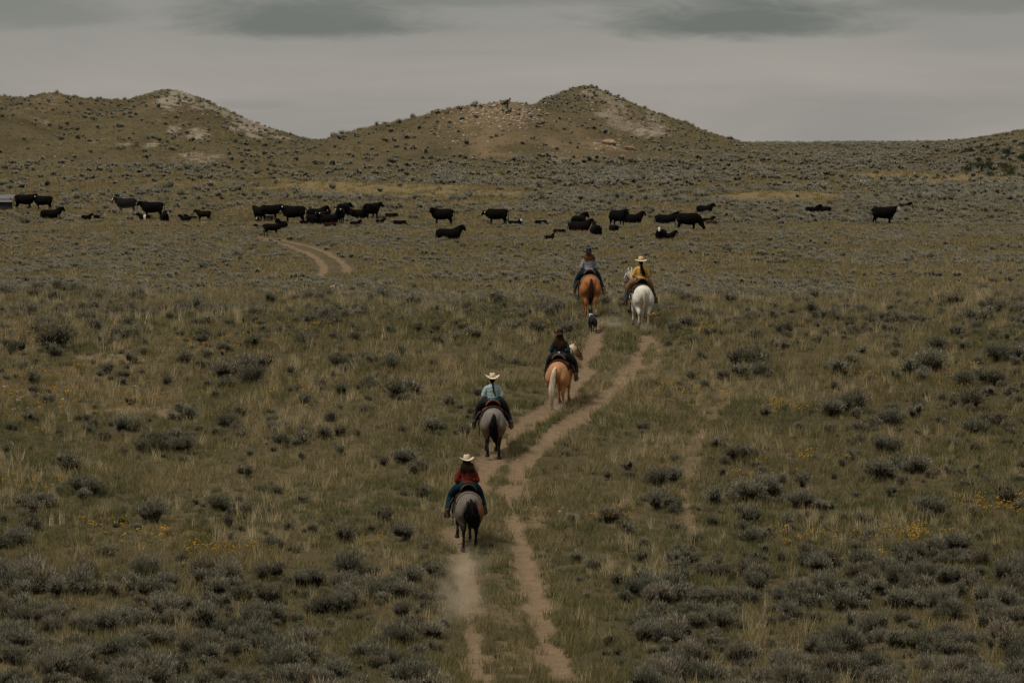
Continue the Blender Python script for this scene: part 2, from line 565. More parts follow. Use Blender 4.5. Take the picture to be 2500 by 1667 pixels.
def mat_ground():
    m, t, b = new_mat('ground')
    a, f, pos, yy = field_tint(t)
    fine = t.noise(pos, 3.2, 4.0, 0.7)
    grit = t.noise(pos, 14.0, 3.0, 0.7)
    c = t.mix(t.ramp(a, 0.38, 0.62), (0.060, 0.050, 0.022, 1), (0.120, 0.092, 0.046, 1))
    c = t.mix(t.ramp(f, 0.35, 0.7, 0.0, 0.7), c, (0.105, 0.075, 0.040, 1))
    c = t.mix(t.ramp(fine, 0.35, 0.7, 0.0, 0.55), c, (0.055, 0.048, 0.026, 1))
    at = t.new('ShaderNodeAttribute', attribute_name='mask')
    sp = t.new('ShaderNodeSeparateColor'); t.l.new(at.outputs['Color'], sp.inputs[0])
    dirt, chalk, earth = sp.outputs[0], sp.outputs[1], sp.outputs[2]
    straw = at.outputs['Alpha']
    rag = t.math('ADD', t.ramp(grit, 0.25, 0.75, -0.2, 0.2), t.ramp(fine, 0.25, 0.75, -0.25, 0.2))
    rag2 = t.ramp(fine, 0.25, 0.75, -0.25, 0.25)
    cd_ = t.mix(t.ramp(fine, 0.3, 0.7), (0.225, 0.155, 0.090, 1), (0.155, 0.106, 0.060, 1))
    cd_ = t.mix(t.ramp(grit, 0.45, 0.75, 0, 0.45), cd_, (0.29, 0.205, 0.125, 1))
    ch = t.mix(t.ramp(fine, 0.3, 0.7), (0.34, 0.295, 0.235, 1), (0.20, 0.155, 0.108, 1))
    ea = t.mix(t.ramp(fine, 0.3, 0.7), (0.25, 0.170, 0.100, 1), (0.125, 0.090, 0.050, 1))
    stw = t.mix(t.ramp(fine, 0.3, 0.7), (0.205, 0.150, 0.070, 1), (0.160, 0.120, 0.055, 1))
    c = t.mix(t.ramp(t.math('ADD', straw, rag2), 0.25, 0.75), c, stw)
    c = t.mix(t.ramp(t.math('ADD', earth, rag2), 0.25, 0.75), c, ea)
    c = t.mix(t.ramp(t.math('ADD', chalk, t.math('MULTIPLY', rag2, 2.2)), 0.35, 0.85), c, ch)
    c = t.mix(t.ramp(t.math('ADD', dirt, rag), 0.25, 0.7), c, cd_)
    t.l.new(c, b.inputs['Base Color'])
    b.inputs['Roughness'].default_value = 0.95
    b.inputs['Specular IOR Level'].default_value = 0.1
    bp = t.new('ShaderNodeBump')
    bp.inputs['Strength'].default_value = 0.7
    bp.inputs['Distance'].default_value = 0.12
    t.l.new(t.math('ADD', fine, t.math('MULTIPLY', grit, 0.4)), bp.inputs['Height'])
    t.l.new(bp.outputs[0], b.inputs['Normal'])


def mat_plant(name, cols, patch=None, trans=0.25):
    """leaf colours: cols is a list; each plant takes its own blend, leaves vary a little"""
    m, t, b = new_mat(name)
    oi = t.new('ShaderNodeObjectInfo')
    rp = t.new('ShaderNodeValToRGB')
    rp.color_ramp.interpolation = 'LINEAR'
    el = rp.color_ramp.elements
    while len(el) < len(cols):
        el.new(0.5)
    for i, c in enumerate(cols):
        el[i].position = i / (len(cols) - 1)
        el[i].color = (*c, 1)
    t.l.new(oi.outputs['Random'], rp.inputs[0])
    c = rp.outputs[0]
    if patch:
        a, f, pos, yy = field_tint(t)
        c = t.mix(t.ramp(a, 0.36, 0.64, 0.75, 0.0), c, patch[0])
        c = t.mix(t.ramp(f, 0.45, 0.75, 0.0, 0.5), c, patch[1])
    at = t.new('ShaderNodeAttribute', attribute_name='leaf')
    lv = at.outputs['Fac']
    k = t.ramp(lv, 0.0, 1.0, 0.5, 1.5, smooth=False)
    sc = t.new('ShaderNodeVectorMath', operation='SCALE')
    t.l.new(c, sc.inputs[0]); t.l.new(k, sc.inputs['Scale'])
    t.l.new(sc.outputs[0], b.inputs['Base Color'])
    b.inputs['Specular IOR Level'].default_value = 0.15
    tr = t.new('ShaderNodeBsdfTranslucent')
    t.l.new(sc.outputs[0], tr.inputs['Color'])
    mx = t.new('ShaderNodeMixShader'); mx.inputs[0].default_value = trans
    out = t.n.get('Material Output')
    t.l.new(b.outputs[0], mx.inputs[1]); t.l.new(tr.outputs[0], mx.inputs[2])
    t.l.new(mx.outputs[0], out.inputs['Surface'])
    return m


def mat_plain(name, col, rough=0.8, spec=0.2, var=0.25, scale=18.0, metal=0.0, bump=0.0, stretch=None):
    m, t, b = new_mat(name)
    tc = t.new('ShaderNodeTexCoord')
    vec = tc.outputs['Object']
    if stretch:
        mm = t.new('ShaderNodeVectorMath', operation='MULTIPLY')
        t.l.new(vec, mm.inputs[0]); mm.inputs[1].default_value = stretch
        vec = mm.outputs[0]
    n = t.noise(vec, scale, 4.0, 0.6)
    k = t.ramp(n, 0.25, 0.75, 1 - var, 1 + var)
    sc = t.new('ShaderNodeVectorMath', operation='SCALE')
    sc.inputs[0].default_value = col
    t.l.new(k, sc.inputs['Scale'])
    t.l.new(sc.outputs[0], b.inputs['Base Color'])
    b.inputs['Roughness'].default_value = rough
    b.inputs['Specular IOR Level'].default_value = spec
    b.inputs['Metallic'].default_value = metal
    if bump:
        bp = t.new('ShaderNodeBump'); bp.inputs['Strength'].default_value = bump
        bp.inputs['Distance'].default_value = 0.02
        t.l.new(n, bp.inputs['Height']); t.l.new(bp.outputs[0], b.inputs['Normal'])
    return m


def mat_coat(name, rough=0.6, spec=0.3, var=0.2, sheen=0.0):
    """animal coat: colour from the painted coat attribute, flecked by noise"""
    m, t, b = new_mat(name)
    at = t.new('ShaderNodeAttribute', attribute_name='coat')
    tc = t.new('ShaderNodeTexCoord')
    n = t.noise(tc.outputs['Object'], 9.0, 5.0, 0.65)
    sc = t.new('ShaderNodeVectorMath', operation='SCALE')
    t.l.new(at.outputs['Color'], sc.inputs[0])
    t.l.new(t.ramp(n, 0.25, 0.75, 1 - var, 1 + var), sc.inputs['Scale'])
    oi = t.new('ShaderNodeObjectInfo')
    ml = t.new('ShaderNodeVectorMath', operation='MULTIPLY')
    t.l.new(sc.outputs[0], ml.inputs[0]); t.l.new(oi.outputs['Color'], ml.inputs[1])
    t.l.new(ml.outputs[0], b.inputs['Base Color'])
    b.inputs['Roughness'].default_value = rough
    b.inputs['Specular IOR Level'].default_value = spec
    return m


def mat_dust(name, dens, col=(0.80, 0.68, 0.52)):
    """thin airborne dust inside a closed shell: thick at its heart, nothing at its rim"""
    m = bpy.data.materials.new(name); m.use_nodes = True
    t = NT(m.node_tree); t.n.clear()
    out = t.new('ShaderNodeOutputMaterial')
    vol = t.new('ShaderNodeVolumePrincipled')
    vol.inputs['Color'].default_value = (*col, 1)
    vol.inputs['Anisotropy'].default_value = 0.0
    tc = t.new('ShaderNodeTexCoord')
    ln = t.new('ShaderNodeVectorMath', operation='LENGTH')
    t.l.new(tc.outputs['Object'], ln.inputs[0])
    n = t.noise(tc.outputs['Object'], 2.3, 4.0, 0.6, 0.5)
    fall = t.math('POWER', t.ramp(ln.outputs['Value'], 0.98, 0.0), 1.6)
    d = t.math('MULTIPLY', fall, t.ramp(n, 0.3, 0.75, 0.05, 1.0))
    t.l.new(t.math('MULTIPLY', d, dens), vol.inputs['Density'])
    t.l.new(vol.outputs[0], out.inputs['Volume'])
    MAT[name] = m
    return m


mat_ground()
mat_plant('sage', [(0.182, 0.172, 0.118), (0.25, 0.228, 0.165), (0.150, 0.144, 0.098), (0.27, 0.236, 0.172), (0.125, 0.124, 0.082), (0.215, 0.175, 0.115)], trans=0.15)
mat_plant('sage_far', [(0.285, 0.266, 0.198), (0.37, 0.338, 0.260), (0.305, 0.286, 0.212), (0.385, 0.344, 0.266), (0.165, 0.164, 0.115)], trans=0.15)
mat_plant('grass_far', [(0.36, 0.280, 0.145), (0.25, 0.205, 0.098), (0.40, 0.315, 0.175), (0.205, 0.176, 0.080), (0.33, 0.260, 0.140)],
          patch=((0.215, 0.182, 0.080, 1), (0.38, 0.285, 0.150, 1)), trans=0.35)
mat_plant('sage_spike', [(0.34, 0.28, 0.20), (0.38, 0.30, 0.205), (0.36, 0.24, 0.16)], trans=0.3)
mat_plant('grass', [(0.36, 0.280, 0.135), (0.215, 0.182, 0.078), (0.45, 0.360, 0.205), (0.155, 0.142, 0.058), (0.32, 0.255, 0.135), (0.245, 0.215, 0.120)],
          patch=((0.185, 0.162, 0.062, 1), (0.38, 0.288, 0.150, 1)), trans=0.35)
mat_plant('grass_green', [(0.125, 0.125, 0.050), (0.165, 0.150, 0.062), (0.105, 0.110, 0.048), (0.19, 0.170, 0.080)], trans=0.3)
mat_plant('grass_pale', [(0.50, 0.40, 0.235), (0.42, 0.325, 0.175), (0.56, 0.45, 0.28)], trans=0.35)
mat_plant('petal', [(0.62, 0.33, 0.02), (0.68, 0.40, 0.03), (0.55, 0.24, 0.02)], trans=0.2)
mat_plant('juniper', [(0.030, 0.042, 0.022), (0.045, 0.058, 0.030)], trans=0.15)
mat_plain('bark', (0.034, 0.028, 0.021), 0.95, 0.1, 0.35, 25)
mat_plain('stone', (0.36, 0.31, 0.25), 0.9, 0.2, 0.35, 6, bump=0.5)
mat_plain('sandstone', (0.30, 0.20, 0.125), 0.92, 0.2, 0.35, 4, bump=0.6)

# ------------------------------------------------------------------ modelling tools for animals, people and tack
class MB:
    """collects closed lofts, ribbons and sheets into one mesh"""
    def __init__(self):
        self.V, self.F = [], []

    def tube(self, pts, ra, rb=None, seg=12, ref=(0, 0, 1), sub=3, cap=True):
        P = np.array(pts, float)
        ra = np.array(ra, float); rb = ra if rb is None else np.array(rb, float)
        if sub > 1 and len(P) > 2:
            P, ra, rb = _cr(P, sub), _cr(ra[:, None], sub)[:, 0], _cr(rb[:, None], sub)[:, 0]
        n = len(P)
        T = np.gradient(P, axis=0)
        T /= np.linalg.norm(T, axis=1, keepdims=True) + 1e-9
        i0 = len(self.V)
        ref = np.array(ref, float)
        for k in range(n):
            s = np.cross(T[k], ref)
            if np.linalg.norm(s) < 0.05:
                s = np.cross(T[k], np.array([0, 1.0, 0.01]))
            s /= np.linalg.norm(s)
            u = np.cross(s, T[k])
            for h in range(seg):
                a = 6.28318 * h / seg
                self.V.append(P[k] + s * ra[k] * math.cos(a) + u * rb[k] * math.sin(a))
        for k in range(n - 1):
            for h in range(seg):
                a = i0 + k * seg + h; b = i0 + k * seg + (h + 1) % seg
                self.F.append((a, b, b + seg, a + seg))
        if cap:
            self.F.append(tuple(i0 + h for h in reversed(range(seg))))
            self.F.append(tuple(i0 + (n - 1) * seg + h for h in range(seg)))
        return self

    def ball(self, c, r, seg=10):
        r = np.array(r if hasattr(r, '__len__') else (r, r, r), float)
        c = np.array(c, float)
        i0 = len(self.V); rows = seg // 2 + 1
        for j in range(1, rows):
            th = math.pi * j / rows
            for h in range(seg):
                a = 6.28318 * h / seg
                self.V.append(c + r * np.array([math.sin(th) * math.cos(a), math.sin(th) * math.sin(a), math.cos(th)]))
        t = len(self.V); self.V.append(c + [0, 0, r[2]]); b = len(self.V); self.V.append(c - [0, 0, r[2]])
        for j in range(rows - 2):
            for h in range(seg):
                a = i0 + j * seg + h; d = i0 + j * seg + (h + 1) % seg
                self.F.append((a, a + seg, d + seg, d))
        for h in range(seg):
            self.F.append((t, i0 + h, i0 + (h + 1) % seg))
            e = i0 + (rows - 2) * seg
            self.F.append((b, e + (h + 1) % seg, e + h))
        return self

    def ribbon(self, pts, w, seg=3):
        """a lock of hair: thin three-sided strand"""
        n = len(pts)
        return self.tube(pts, w if hasattr(w, '__len__') else [w] * n, None, seg, sub=1)

    def box(self, c, s, rot=None):
        i0 = len(self.V)
        for z in (-.5, .5):
            for x, y in ((-.5, -.5), (.5, -.5), (.5, .5), (-.5, .5)):
                v = np.array([x * s[0], y * s[1], z * s[2]])
                if rot is not None: v = np.array(rot @ Vector(v))
                self.V.append(np.array(c) + v)
        for f in ((3, 2, 1, 0), (4, 5, 6, 7), (0, 1, 5, 4), (1, 2, 6, 5), (2, 3, 7, 6), (3, 0, 4, 7)):
            self.F.append(tuple(i0 + q for q in f))
        return self

    def sheet(self, G, thick=0.012, N=None):
        """grid of points (rows x cols x 3) given thickness along N (outward normals)"""
        G = np.array(G, float); r, c = G.shape[:2]
        if N is None:
            du = np.gradient(G, axis=0); dv = np.gradient(G, axis=1)
            N = np.cross(du, dv)
        N = N / (np.linalg.norm(N, axis=2, keepdims=True) + 1e-9)
        i0 = len(self.V)
        for q in (G, G + N * thick):
            self.V.extend(list(q.reshape(-1, 3)))
        m = r * c
        for i in range(r - 1):
            for j in range(c - 1):
                a = i0 + i * c + j
                self.F.append((a, a + c, a + c + 1, a + 1))
                self.F.append((a + m, a + m + 1, a + m + c + 1, a + m + c))
        for i in range(r - 1):
            a = i0 + i * c; self.F.append((a, a + m, a + m + c, a + c))
            a = i0 + i * c + c - 1; self.F.append((a, a + c, a + c + m, a + m))
        for j in range(c - 1):
            a = i0 + j; self.F.append((a, a + 1, a + 1 + m, a + m))
            a = i0 + (r - 1) * c + j; self.F.append((a, a + m, a + m + 1, a + 1))
        return self

    def ring(self, pts, r, seg=6):
        P = list(pts) + [pts[0]]
        return self.tube(P, [r] * len(P), None, seg, sub=1)

    def build(self, name, mat=None, parent=None, smooth=True):
        return link(name, mesh_from(name, self.V, self.F, smooth), mat, parent)


def _cr(P, sub):
    n = len(P); out = []
    for i in range(n - 1):
        p0, p1, p2, p3 = P[max(i - 1, 0)], P[i], P[i + 1], P[min(i + 2, n - 1)]
        for t in np.linspace(0, 1, sub, endpoint=False):
            out.append(0.5 * ((2 * p1) + (-p0 + p2) * t + (2 * p0 - 5 * p1 + 4 * p2 - p3) * t * t + (-p0 + 3 * p1 - 3 * p2 + p3) * t ** 3))
    out.append(P[-1])
    return np.array(out)


def fuse(mb, name, voxel, smooth_it=4, fac=0.5):
    """melt overlapping closed lofts into one continuous skin"""
    me = mesh_from(name + '_raw', mb.V, mb.F)
    o = bpy.data.objects.new('raw_shape', me); C.objects.link(o)
    m = o.modifiers.new('r', 'REMESH'); m.mode = 'VOXEL'; m.voxel_size = voxel; m.use_smooth_shade = True
    s = o.modifiers.new('s', 'SMOOTH'); s.iterations = smooth_it; s.factor = fac
    dg = bpy.context.evaluated_depsgraph_get()
    out = bpy.data.meshes.new_from_object(o.evaluated_get(dg))
    out.name = name
    bpy.data.objects.remove(o); bpy.data.meshes.remove(me)
    out.polygons.foreach_set('use_smooth', np.ones(len(out.polygons), bool))
    return out


def coords(me):
    a = np.empty(len(me.vertices) * 3, np.float32); me.vertices.foreach_get('co', a)
    return a.reshape(-1, 3).astype(float)


def paint(me, col, attr='coat'):
    a = me.color_attributes.new(attr, 'FLOAT_COLOR', 'POINT')
    c = np.column_stack([col, np.ones(len(col))]).astype(np.float32)
    a.data.foreach_set('color', c.ravel())


def lerp(a, b, t):
    t = np.asarray(t)[:, None]
    return np.asarray(a) * (1 - t) + np.asarray(b) * t


def rotz(p, a, c=(0, 0, 0)):
    p = np.array(p, float); c = np.array(c, float)
    q = p - c
    return c + np.array([q[0] * math.cos(a) - q[1] * math.sin(a), q[0] * math.sin(a) + q[1] * math.cos(a), q[2]])

# ------------------------------------------------------------------ animals (all face +Y, feet at z = 0)
mat_coat('coat', rough=0.75, spec=0.12)
mat_coat('coat_cattle', rough=0.9, spec=0.04, var=0.3)
mat_plain('hoof', (0.035, 0.030, 0.026), 0.6, 0.3)
mat_plain('hair_black', (0.010, 0.009, 0.009), 0.8, 0.08, 0.4, 40)
mat_plain('hair_sorrel', (0.15, 0.055, 0.022), 0.8, 0.08, 0.45, 30)
mat_plain('hair_dark', (0.030, 0.017, 0.011), 0.8, 0.08, 0.4, 30)
mat_plain('hair_flax', (0.72, 0.62, 0.46), 0.8, 0.08, 0.22, 30)
mat_plain('hair_cream', (0.50, 0.43, 0.33), 0.8, 0.08, 0.35, 30)
mat_plain('tag_white', (0.75, 0.73, 0.68), 0.6, 0.3, 0.08)
mat_plain('steel_shoe', (0.45, 0.44, 0.42), 0.4, 0.5, 0.1, metal=0.6)


def horse(coat, hair_mat, tail_mat, legs, head_yaw=0.0, head_pitch=0.0, tail=(0, 0, 0.62, 0.075), stock=None, seed=0, mane_mat=None, lean=0.0):
    """legs: four (dy, lift) offsets: hind left, hind right, front left, front right; tail: sway x, sway end x, lowest z, bulk"""
    rng = np.random.default_rng(1300 + seed)
    root = empty('horse')
    b = MB()
    b.tube([(0, -.86, 1.10), (0, -.80, 1.12), (0, -.68, 1.14), (0, -.48, 1.165), (0, -.22, 1.15), (0, .04, 1.12), (0, .28, 1.12), (0, .46, 1.15), (0, .62, 1.14), (0, .76, 1.10), (0, .84, 1.08)],
           [.06, .17, .27, .315, .305, .315, .305, .265, .225, .16, .06], [.08, .20, .29, .315, .315, .335, .345, .345, .30, .21, .08], 18)
    hoofs = []
    for s, (dy, lf) in ((-1, legs[0]), (1, legs[1])):
        x = s * .17
        hy = -.70 + dy * .75; hz = .55 + lf * .6
        b.tube([(x * .95, -.56, 1.26), (x * 1.12, -.57, 1.05), (x * 1.12, -.55 + dy * .15, .86), (x * 1.02, -.60 + dy * .4, .70), (x * .98, hy, hz), (x * .97, hy + .02, hz - .08)],
               [.13, .185, .165, .105, .058, .048], [.20, .27, .24, .145, .080, .060], 14, ref=(0, 1, 0))
        fy = -.66 + dy + (-.10 if lf > .05 else 0); fz = .20 + lf
        b.tube([(x * .98, hy, hz + .02), (x * .97, (hy * 2 + fy) / 3 + .01, hz * .66 + fz * .34), (x * .97, (hy + fy * 2) / 3, hz * .34 + fz * .66), (x * .97, fy, fz), (x * .97, fy + .05, fz - .07), (x * .97, fy + .07, fz - .12)],
               [.050, .040, .037, .045, .040, .050], [.070, .050, .045, .052, .046, .056], 12, ref=(0, 1, 0))
        hoofs.append((x * .97, fy + .085, fz - .155, lf))
    for s, (dy, lf) in ((-1, legs[2]), (1, legs[3])):
        x = s * .15
        ky = .47 + dy * .6 + lf * .5; kz = .50 + lf * .45
        b.tube([(x, .52, 1.12), (x * 1.18, .50, .98), (x * 1.1, .47 + dy * .1, .82), (x, .47 + dy * .3, .68), (x, ky, kz), (x, ky, kz - .06)],
               [.10, .13, .105, .075, .060, .050], [.15, .19, .15, .095, .066, .055], 12, ref=(0, 1, 0))
        fy = .45 + dy; fz = .19 + lf
        b.tube([(x, ky, kz), (x, (ky * 2 + fy) / 3, kz * .66 + fz * .34), (x, (ky + fy * 2) / 3, kz * .34 + fz * .66), (x, fy, fz), (x, fy + .05, fz - .07), (x, fy + .07, fz - .11)],
               [.052, .038, .036, .044, .040, .050], [.058, .044, .042, .050, .046, .056], 12, ref=(0, 1, 0))
        hoofs.append((x, fy + .085, fz - .145, lf))
    hp = head_pitch
    def nk(p, k=1.0):
        return rotz(p, head_yaw * k, (0, .55, 0))
    b.tube([nk((0, .46, 1.20), .0), nk((0, .66, 1.32), .25), nk((0, .86, 1.47 + hp * .4), .6), nk((0, 1.03, 1.60 + hp * .8), .9), nk((0, 1.14, 1.67 + hp), 1.0)],
           [.17, .145, .11, .09, .085], [.27, .25, .20, .155, .125], 14)
    b.tube([nk((0, 1.06, 1.72 + hp)), nk((0, 1.15, 1.69 + hp)), nk((0, 1.27, 1.58 + hp)), nk((0, 1.40, 1.43 + hp)), nk((0, 1.50, 1.31 + hp)), nk((0, 1.56, 1.26 + hp))],
           [.06, .095, .095, .068, .062, .035], [.08, .125, .130, .088, .075, .04], 12)
    for s in (-1, 1):
        b.tube([nk((s * .055, 1.08, 1.78 + hp)), nk((s * .068, 1.09, 1.86 + hp)), nk((s * .062, 1.11, 1.95 + hp))], [.030, .034, .006], [.022, .026, .006], 8, ref=(0, 1, 0))
    me = fuse(b, 'horse_body', 0.021, 5)
    P = coords(me)
    n = fbm(P[:, 0] * 3 + 5, P[:, 1] * 2 + P[:, 2] * 2.3, 0.5, 4, 200 + seed)
    paint(me, coat(P, n))
    link('body', me, MAT['coat'], root)
    for k, (x, y, z, lf) in enumerate(hoofs):
        h = MB()
        tip = -0.35 if lf > .05 else 0
        h.tube([(x, y - .01, z + .055), (x, y, z + .02), (x, y + .012, z - .035)], [.050, .056, .066], [.054, .064, .078], 12, ref=(0, 1, 0), sub=1)
        ho = h.build('hoof', MAT['hoof'], root)
        if lf > .05:
            sh = MB(); sh.ring([(x + .056 * math.cos(a), y + .012 + .068 * math.sin(a), z - .040) for a in np.linspace(-2.2, 5.2, 12)[:-1]], .010)
            link('horseshoe', mesh_from('horseshoe', sh.V, sh.F), MAT['steel_shoe'], ho)
    # tail: a hundred locks from the dock
    tx, te, tz, bulk = tail
    t = MB()
    t.tube([(0, -.78, 1.34), (tx * .15, -.88, 1.33), (tx * .4, -.93, 1.24), (tx * .7, -.94, 1.10), (tx, -.93, .98)], [.035, .04, .04, .035, .02], None, 8)
    for q in range(120):
        u = rng.random(); a = rng.random() * 6.283
        w0 = .035; r = bulk * math.sqrt(rng.random())
        dx, dyy = math.cos(a) * r, math.sin(a) * r * .8
        z0 = 1.34 - .30 * u; zl = tz + .22 * rng.random() ** 2 + (.10 * r / bulk)
        x0 = tx * (.15 + .6 * u)
        pts = [(x0 + dx * .55, -.86 - .07 * min(1, u * 2) + dyy * .2, z0), (x0 + dx * .8 + (tx - x0) * .4, -.95 + dyy * .6, z0 - .12),
               (tx + dx * 1.1, -.95 + dyy, (z0 * .5 + zl * .5)), (tx * .5 + te * .5 + dx * 1.0, -.93 + dyy, z0 * .25 + zl * .75), (te + dx * .55, -.90 + dyy * .6, zl)]
        t.ribbon(_cr(np.array(pts), 2), np.interp(np.linspace(0, 1, 9), [0, .5, 1], [.010, .013, .003]))
    t.build('tail', tail_mat, root)
    m = MB()
    for q in range(70):
        u = rng.random(); sd_ = -1 if rng.random() < .75 else 1
        k = u
        c = np.array([0, .60 + .52 * u, 1.56 + .25 * u + hp * u])
        yaw = head_yaw * (0.2 + 0.8 * u)
        L = .16 + .12 * rng.random()
        pts = [c, c + [sd_ * .06, .0, -.01], c + [sd_ * (.12 + .02 * (1 - u)), .01, -.10], c + [sd_ * (.135 + .03 * (1 - u)), .0, -.06 - L]]
        m.ribbon([rotz(p, yaw, (0, .55, 0)) for p in pts], [.012, .014, .012, .003])
    for q in range(10):
        p0 = np.array([rng.normal() * .02, 1.10, 1.80 + hp])
        m.ribbon([rotz(p, head_yaw, (0, .55, 0)) for p in (p0, p0 + [0, .08, -.03], p0 + [rng.normal() * .02, .14, -.16])], [.010, .012, .003])
    m.build('mane', mane_mat or hair_mat, root)
    for s in (-1, 1):
        e = MB(); e.ball(rotz((s * .088, 1.24, 1.63 + hp), head_yaw, (0, .55, 0)), (.016, .022, .020), 8)
        e.build('eye', MAT['hair_black'], root)
    return root


def tack(horse_root, leather, blanket, edge, stirrup_mat=None, seed=0, strap=True, foot=None, head_yaw=0.0, hp=0.0):
    """western saddle on its blanket: seat, cantle, swells, horn, skirts, fenders, stirrups; bridle with reins"""
    root = empty('saddle')
    def drape(y0, y1, a1, grow, ny=8, na=15):
        G = []
        for i in range(ny):
            y = y0 + (y1 - y0) * i / (ny - 1)
            zc = np.interp(y, [-.48, -.22, .04, .28, .46], [1.165, 1.15, 1.12, 1.12, 1.15])
            ra = np.interp(y, [-.48, -.22, .04, .28, .46], [.315, .305, .315, .305, .265]) + grow
            rb = np.interp(y, [-.48, -.22, .04, .28, .46], [.315, .315, .335, .345, .345]) + grow
            G.append([(ra * math.sin(a), y, zc + rb * math.cos(a)) for a in np.linspace(-a1, a1, na)])
        return G
    m = MB(); m.sheet(drape(-.44, .38, 1.42, .004), -.022); bl = m.build('blanket', MAT[blanket], root)
    for ya, yb in ((-.462, -.425), (.365, .40)):
        m = MB(); m.sheet(drape(ya, yb, 1.44, .008, 3), -.026); m.build('blanket_edge', MAT[edge], bl)
    m = MB(); m.sheet(drape(-.36, .30, 1.02, .032), -.016); m.build('skirt', MAT[leather], root)
    # seat with cantle and swells
    G = []
    for y, zc, w, dip in ((-.33, 1.645, .17, .075), (-.30, 1.665, .19, .080), (-.25, 1.600, .19, .05), (-.15, 1.535, .17, .035), (0, 1.515, .15, .045), (.12, 1.535, .14, .06), (.20, 1.60, .16, .09), (.26, 1.59, .15, .10)):
        G.append([(w * math.sin(a), y, zc - dip * (1 - math.cos(a)) * 2.2) for a in np.linspace(-1.45, 1.45, 13)])
    m = MB(); m.sheet(G, -.035); st = m.build('seat', MAT[leather], root)
    m = MB(); m.tube([(.19 * math.sin(a), -.315 - .0 * a, 1.672 - .085 * (1 - math.cos(a)) * 2.2) for a in np.linspace(-1.4, 1.4, 11)], [.018] * 11, None, 8, sub=1)
    m.build('cantle', MAT[leather], root)
    m = MB(); m.tube([(0, .22, 1.58), (0, .25, 1.66), (0, .265, 1.70)], [.028, .022, .024], None, 8, sub=1); m.ball((0, .27, 1.715), (.038, .042, .015), 8); m.build('horn', MAT[leather], root)
    for s in (-1, 1):
        m = MB()
        f = foot[0 if s < 0 else 1]
        G = []
        top = np.array([s * .33, .06, 1.30]); bot = np.array([f[0] - s * .045, f[1] - .05, f[2] + .16])
        for k in np.linspace(0, 1, 6):
            c = top * (1 - k) + bot * k + np.array([s * .045 * math.sin(k * 3.1416), 0, 0])
            w = .10 * (1 - k) + .035 * k
            G.append([c + [0, d * w, 0] for d in (-1, -.3, .3, 1)])
        m.sheet(G, .010 * s); m.build('fender', MAT[leather], root)
        m = MB()
        pts = [(f[0] + .065 * math.cos(a), f[1] + .01, f[2] + .055 + .085 * math.sin(a)) for a in np.linspace(-.55, math.pi + .55, 10)]
        m.tube(pts, [.013] * 10, [.026] * 10, 6, sub=1)
        m.tube([(f[0] - .062, f[1] + .01, f[2] + .008), (f[0] + .062, f[1] + .01, f[2] + .008)], [.012, .012], [.03, .03], 6, sub=1)
        m.build('stirrup', MAT[stirrup_mat or leather], root)
    m = MB()
    ca = [(.325 * math.sin(a), .24, 1.12 + .36 * math.cos(a)) for a in np.linspace(1.0, 5.28, 16)]
    m.sheet([[np.array(p) + [0, d, 0] for d in (-.05, .05)] for p in ca], .010); m.build('cinch', MAT['leather_dark'], root)
    if strap:
        m = MB()
        for k in range(3):
            x = -.36 - .012 * k
            m.ribbon([(x, -.24 - .03 * k, 1.20), (x - .03, -.26, .98), (x - .02 + .02 * k, -.25 - .03 * k, .62 + .09 * k)], [.012, .012, .010], 4)
        m.build('saddle_string', MAT['leather_dark'], root)
    # bridle
    br = empty('bridle')
    def nk(p): return rotz(p, head_yaw, (0, .55, 0))
    m = MB()
    m.ring([nk((.112 * math.cos(a), 1.13 + .05 * math.sin(a), 1.68 + hp + .14 * math.sin(a))) for a in np.linspace(0, 6.283, 15)[:-1]], .011); m.build('headstall', MAT['leather_dark'], br)
    m = MB(); m.ring([nk((.085 * math.cos(a), 1.385 + .07 * math.sin(a), 1.45 + hp + .075 * math.sin(a))) for a in np.linspace(0, 6.283, 13)[:-1]], .010); m.build('noseband', MAT['leather_dark'], br)
    for s in (-1, 1):
        m = MB(); m.tube([nk((s * .105, 1.17, 1.66 + hp)), nk((s * .095, 1.30, 1.52 + hp)), nk((s * .075, 1.44, 1.36 + hp))], [.010] * 3, None, 5); m.build('cheek_strap', MAT['leather_dark'], br)
        m = MB(); m.tube([nk((s * .075, 1.45, 1.35 + hp)), nk((s * .20, 1.05, 1.42 + hp * .4)), (s * .15, .62, 1.62), (s * .03, .36, 1.70)], [.008] * 4, None, 5); m.build('rein', MAT['leather_dark'], br)
    return root, br


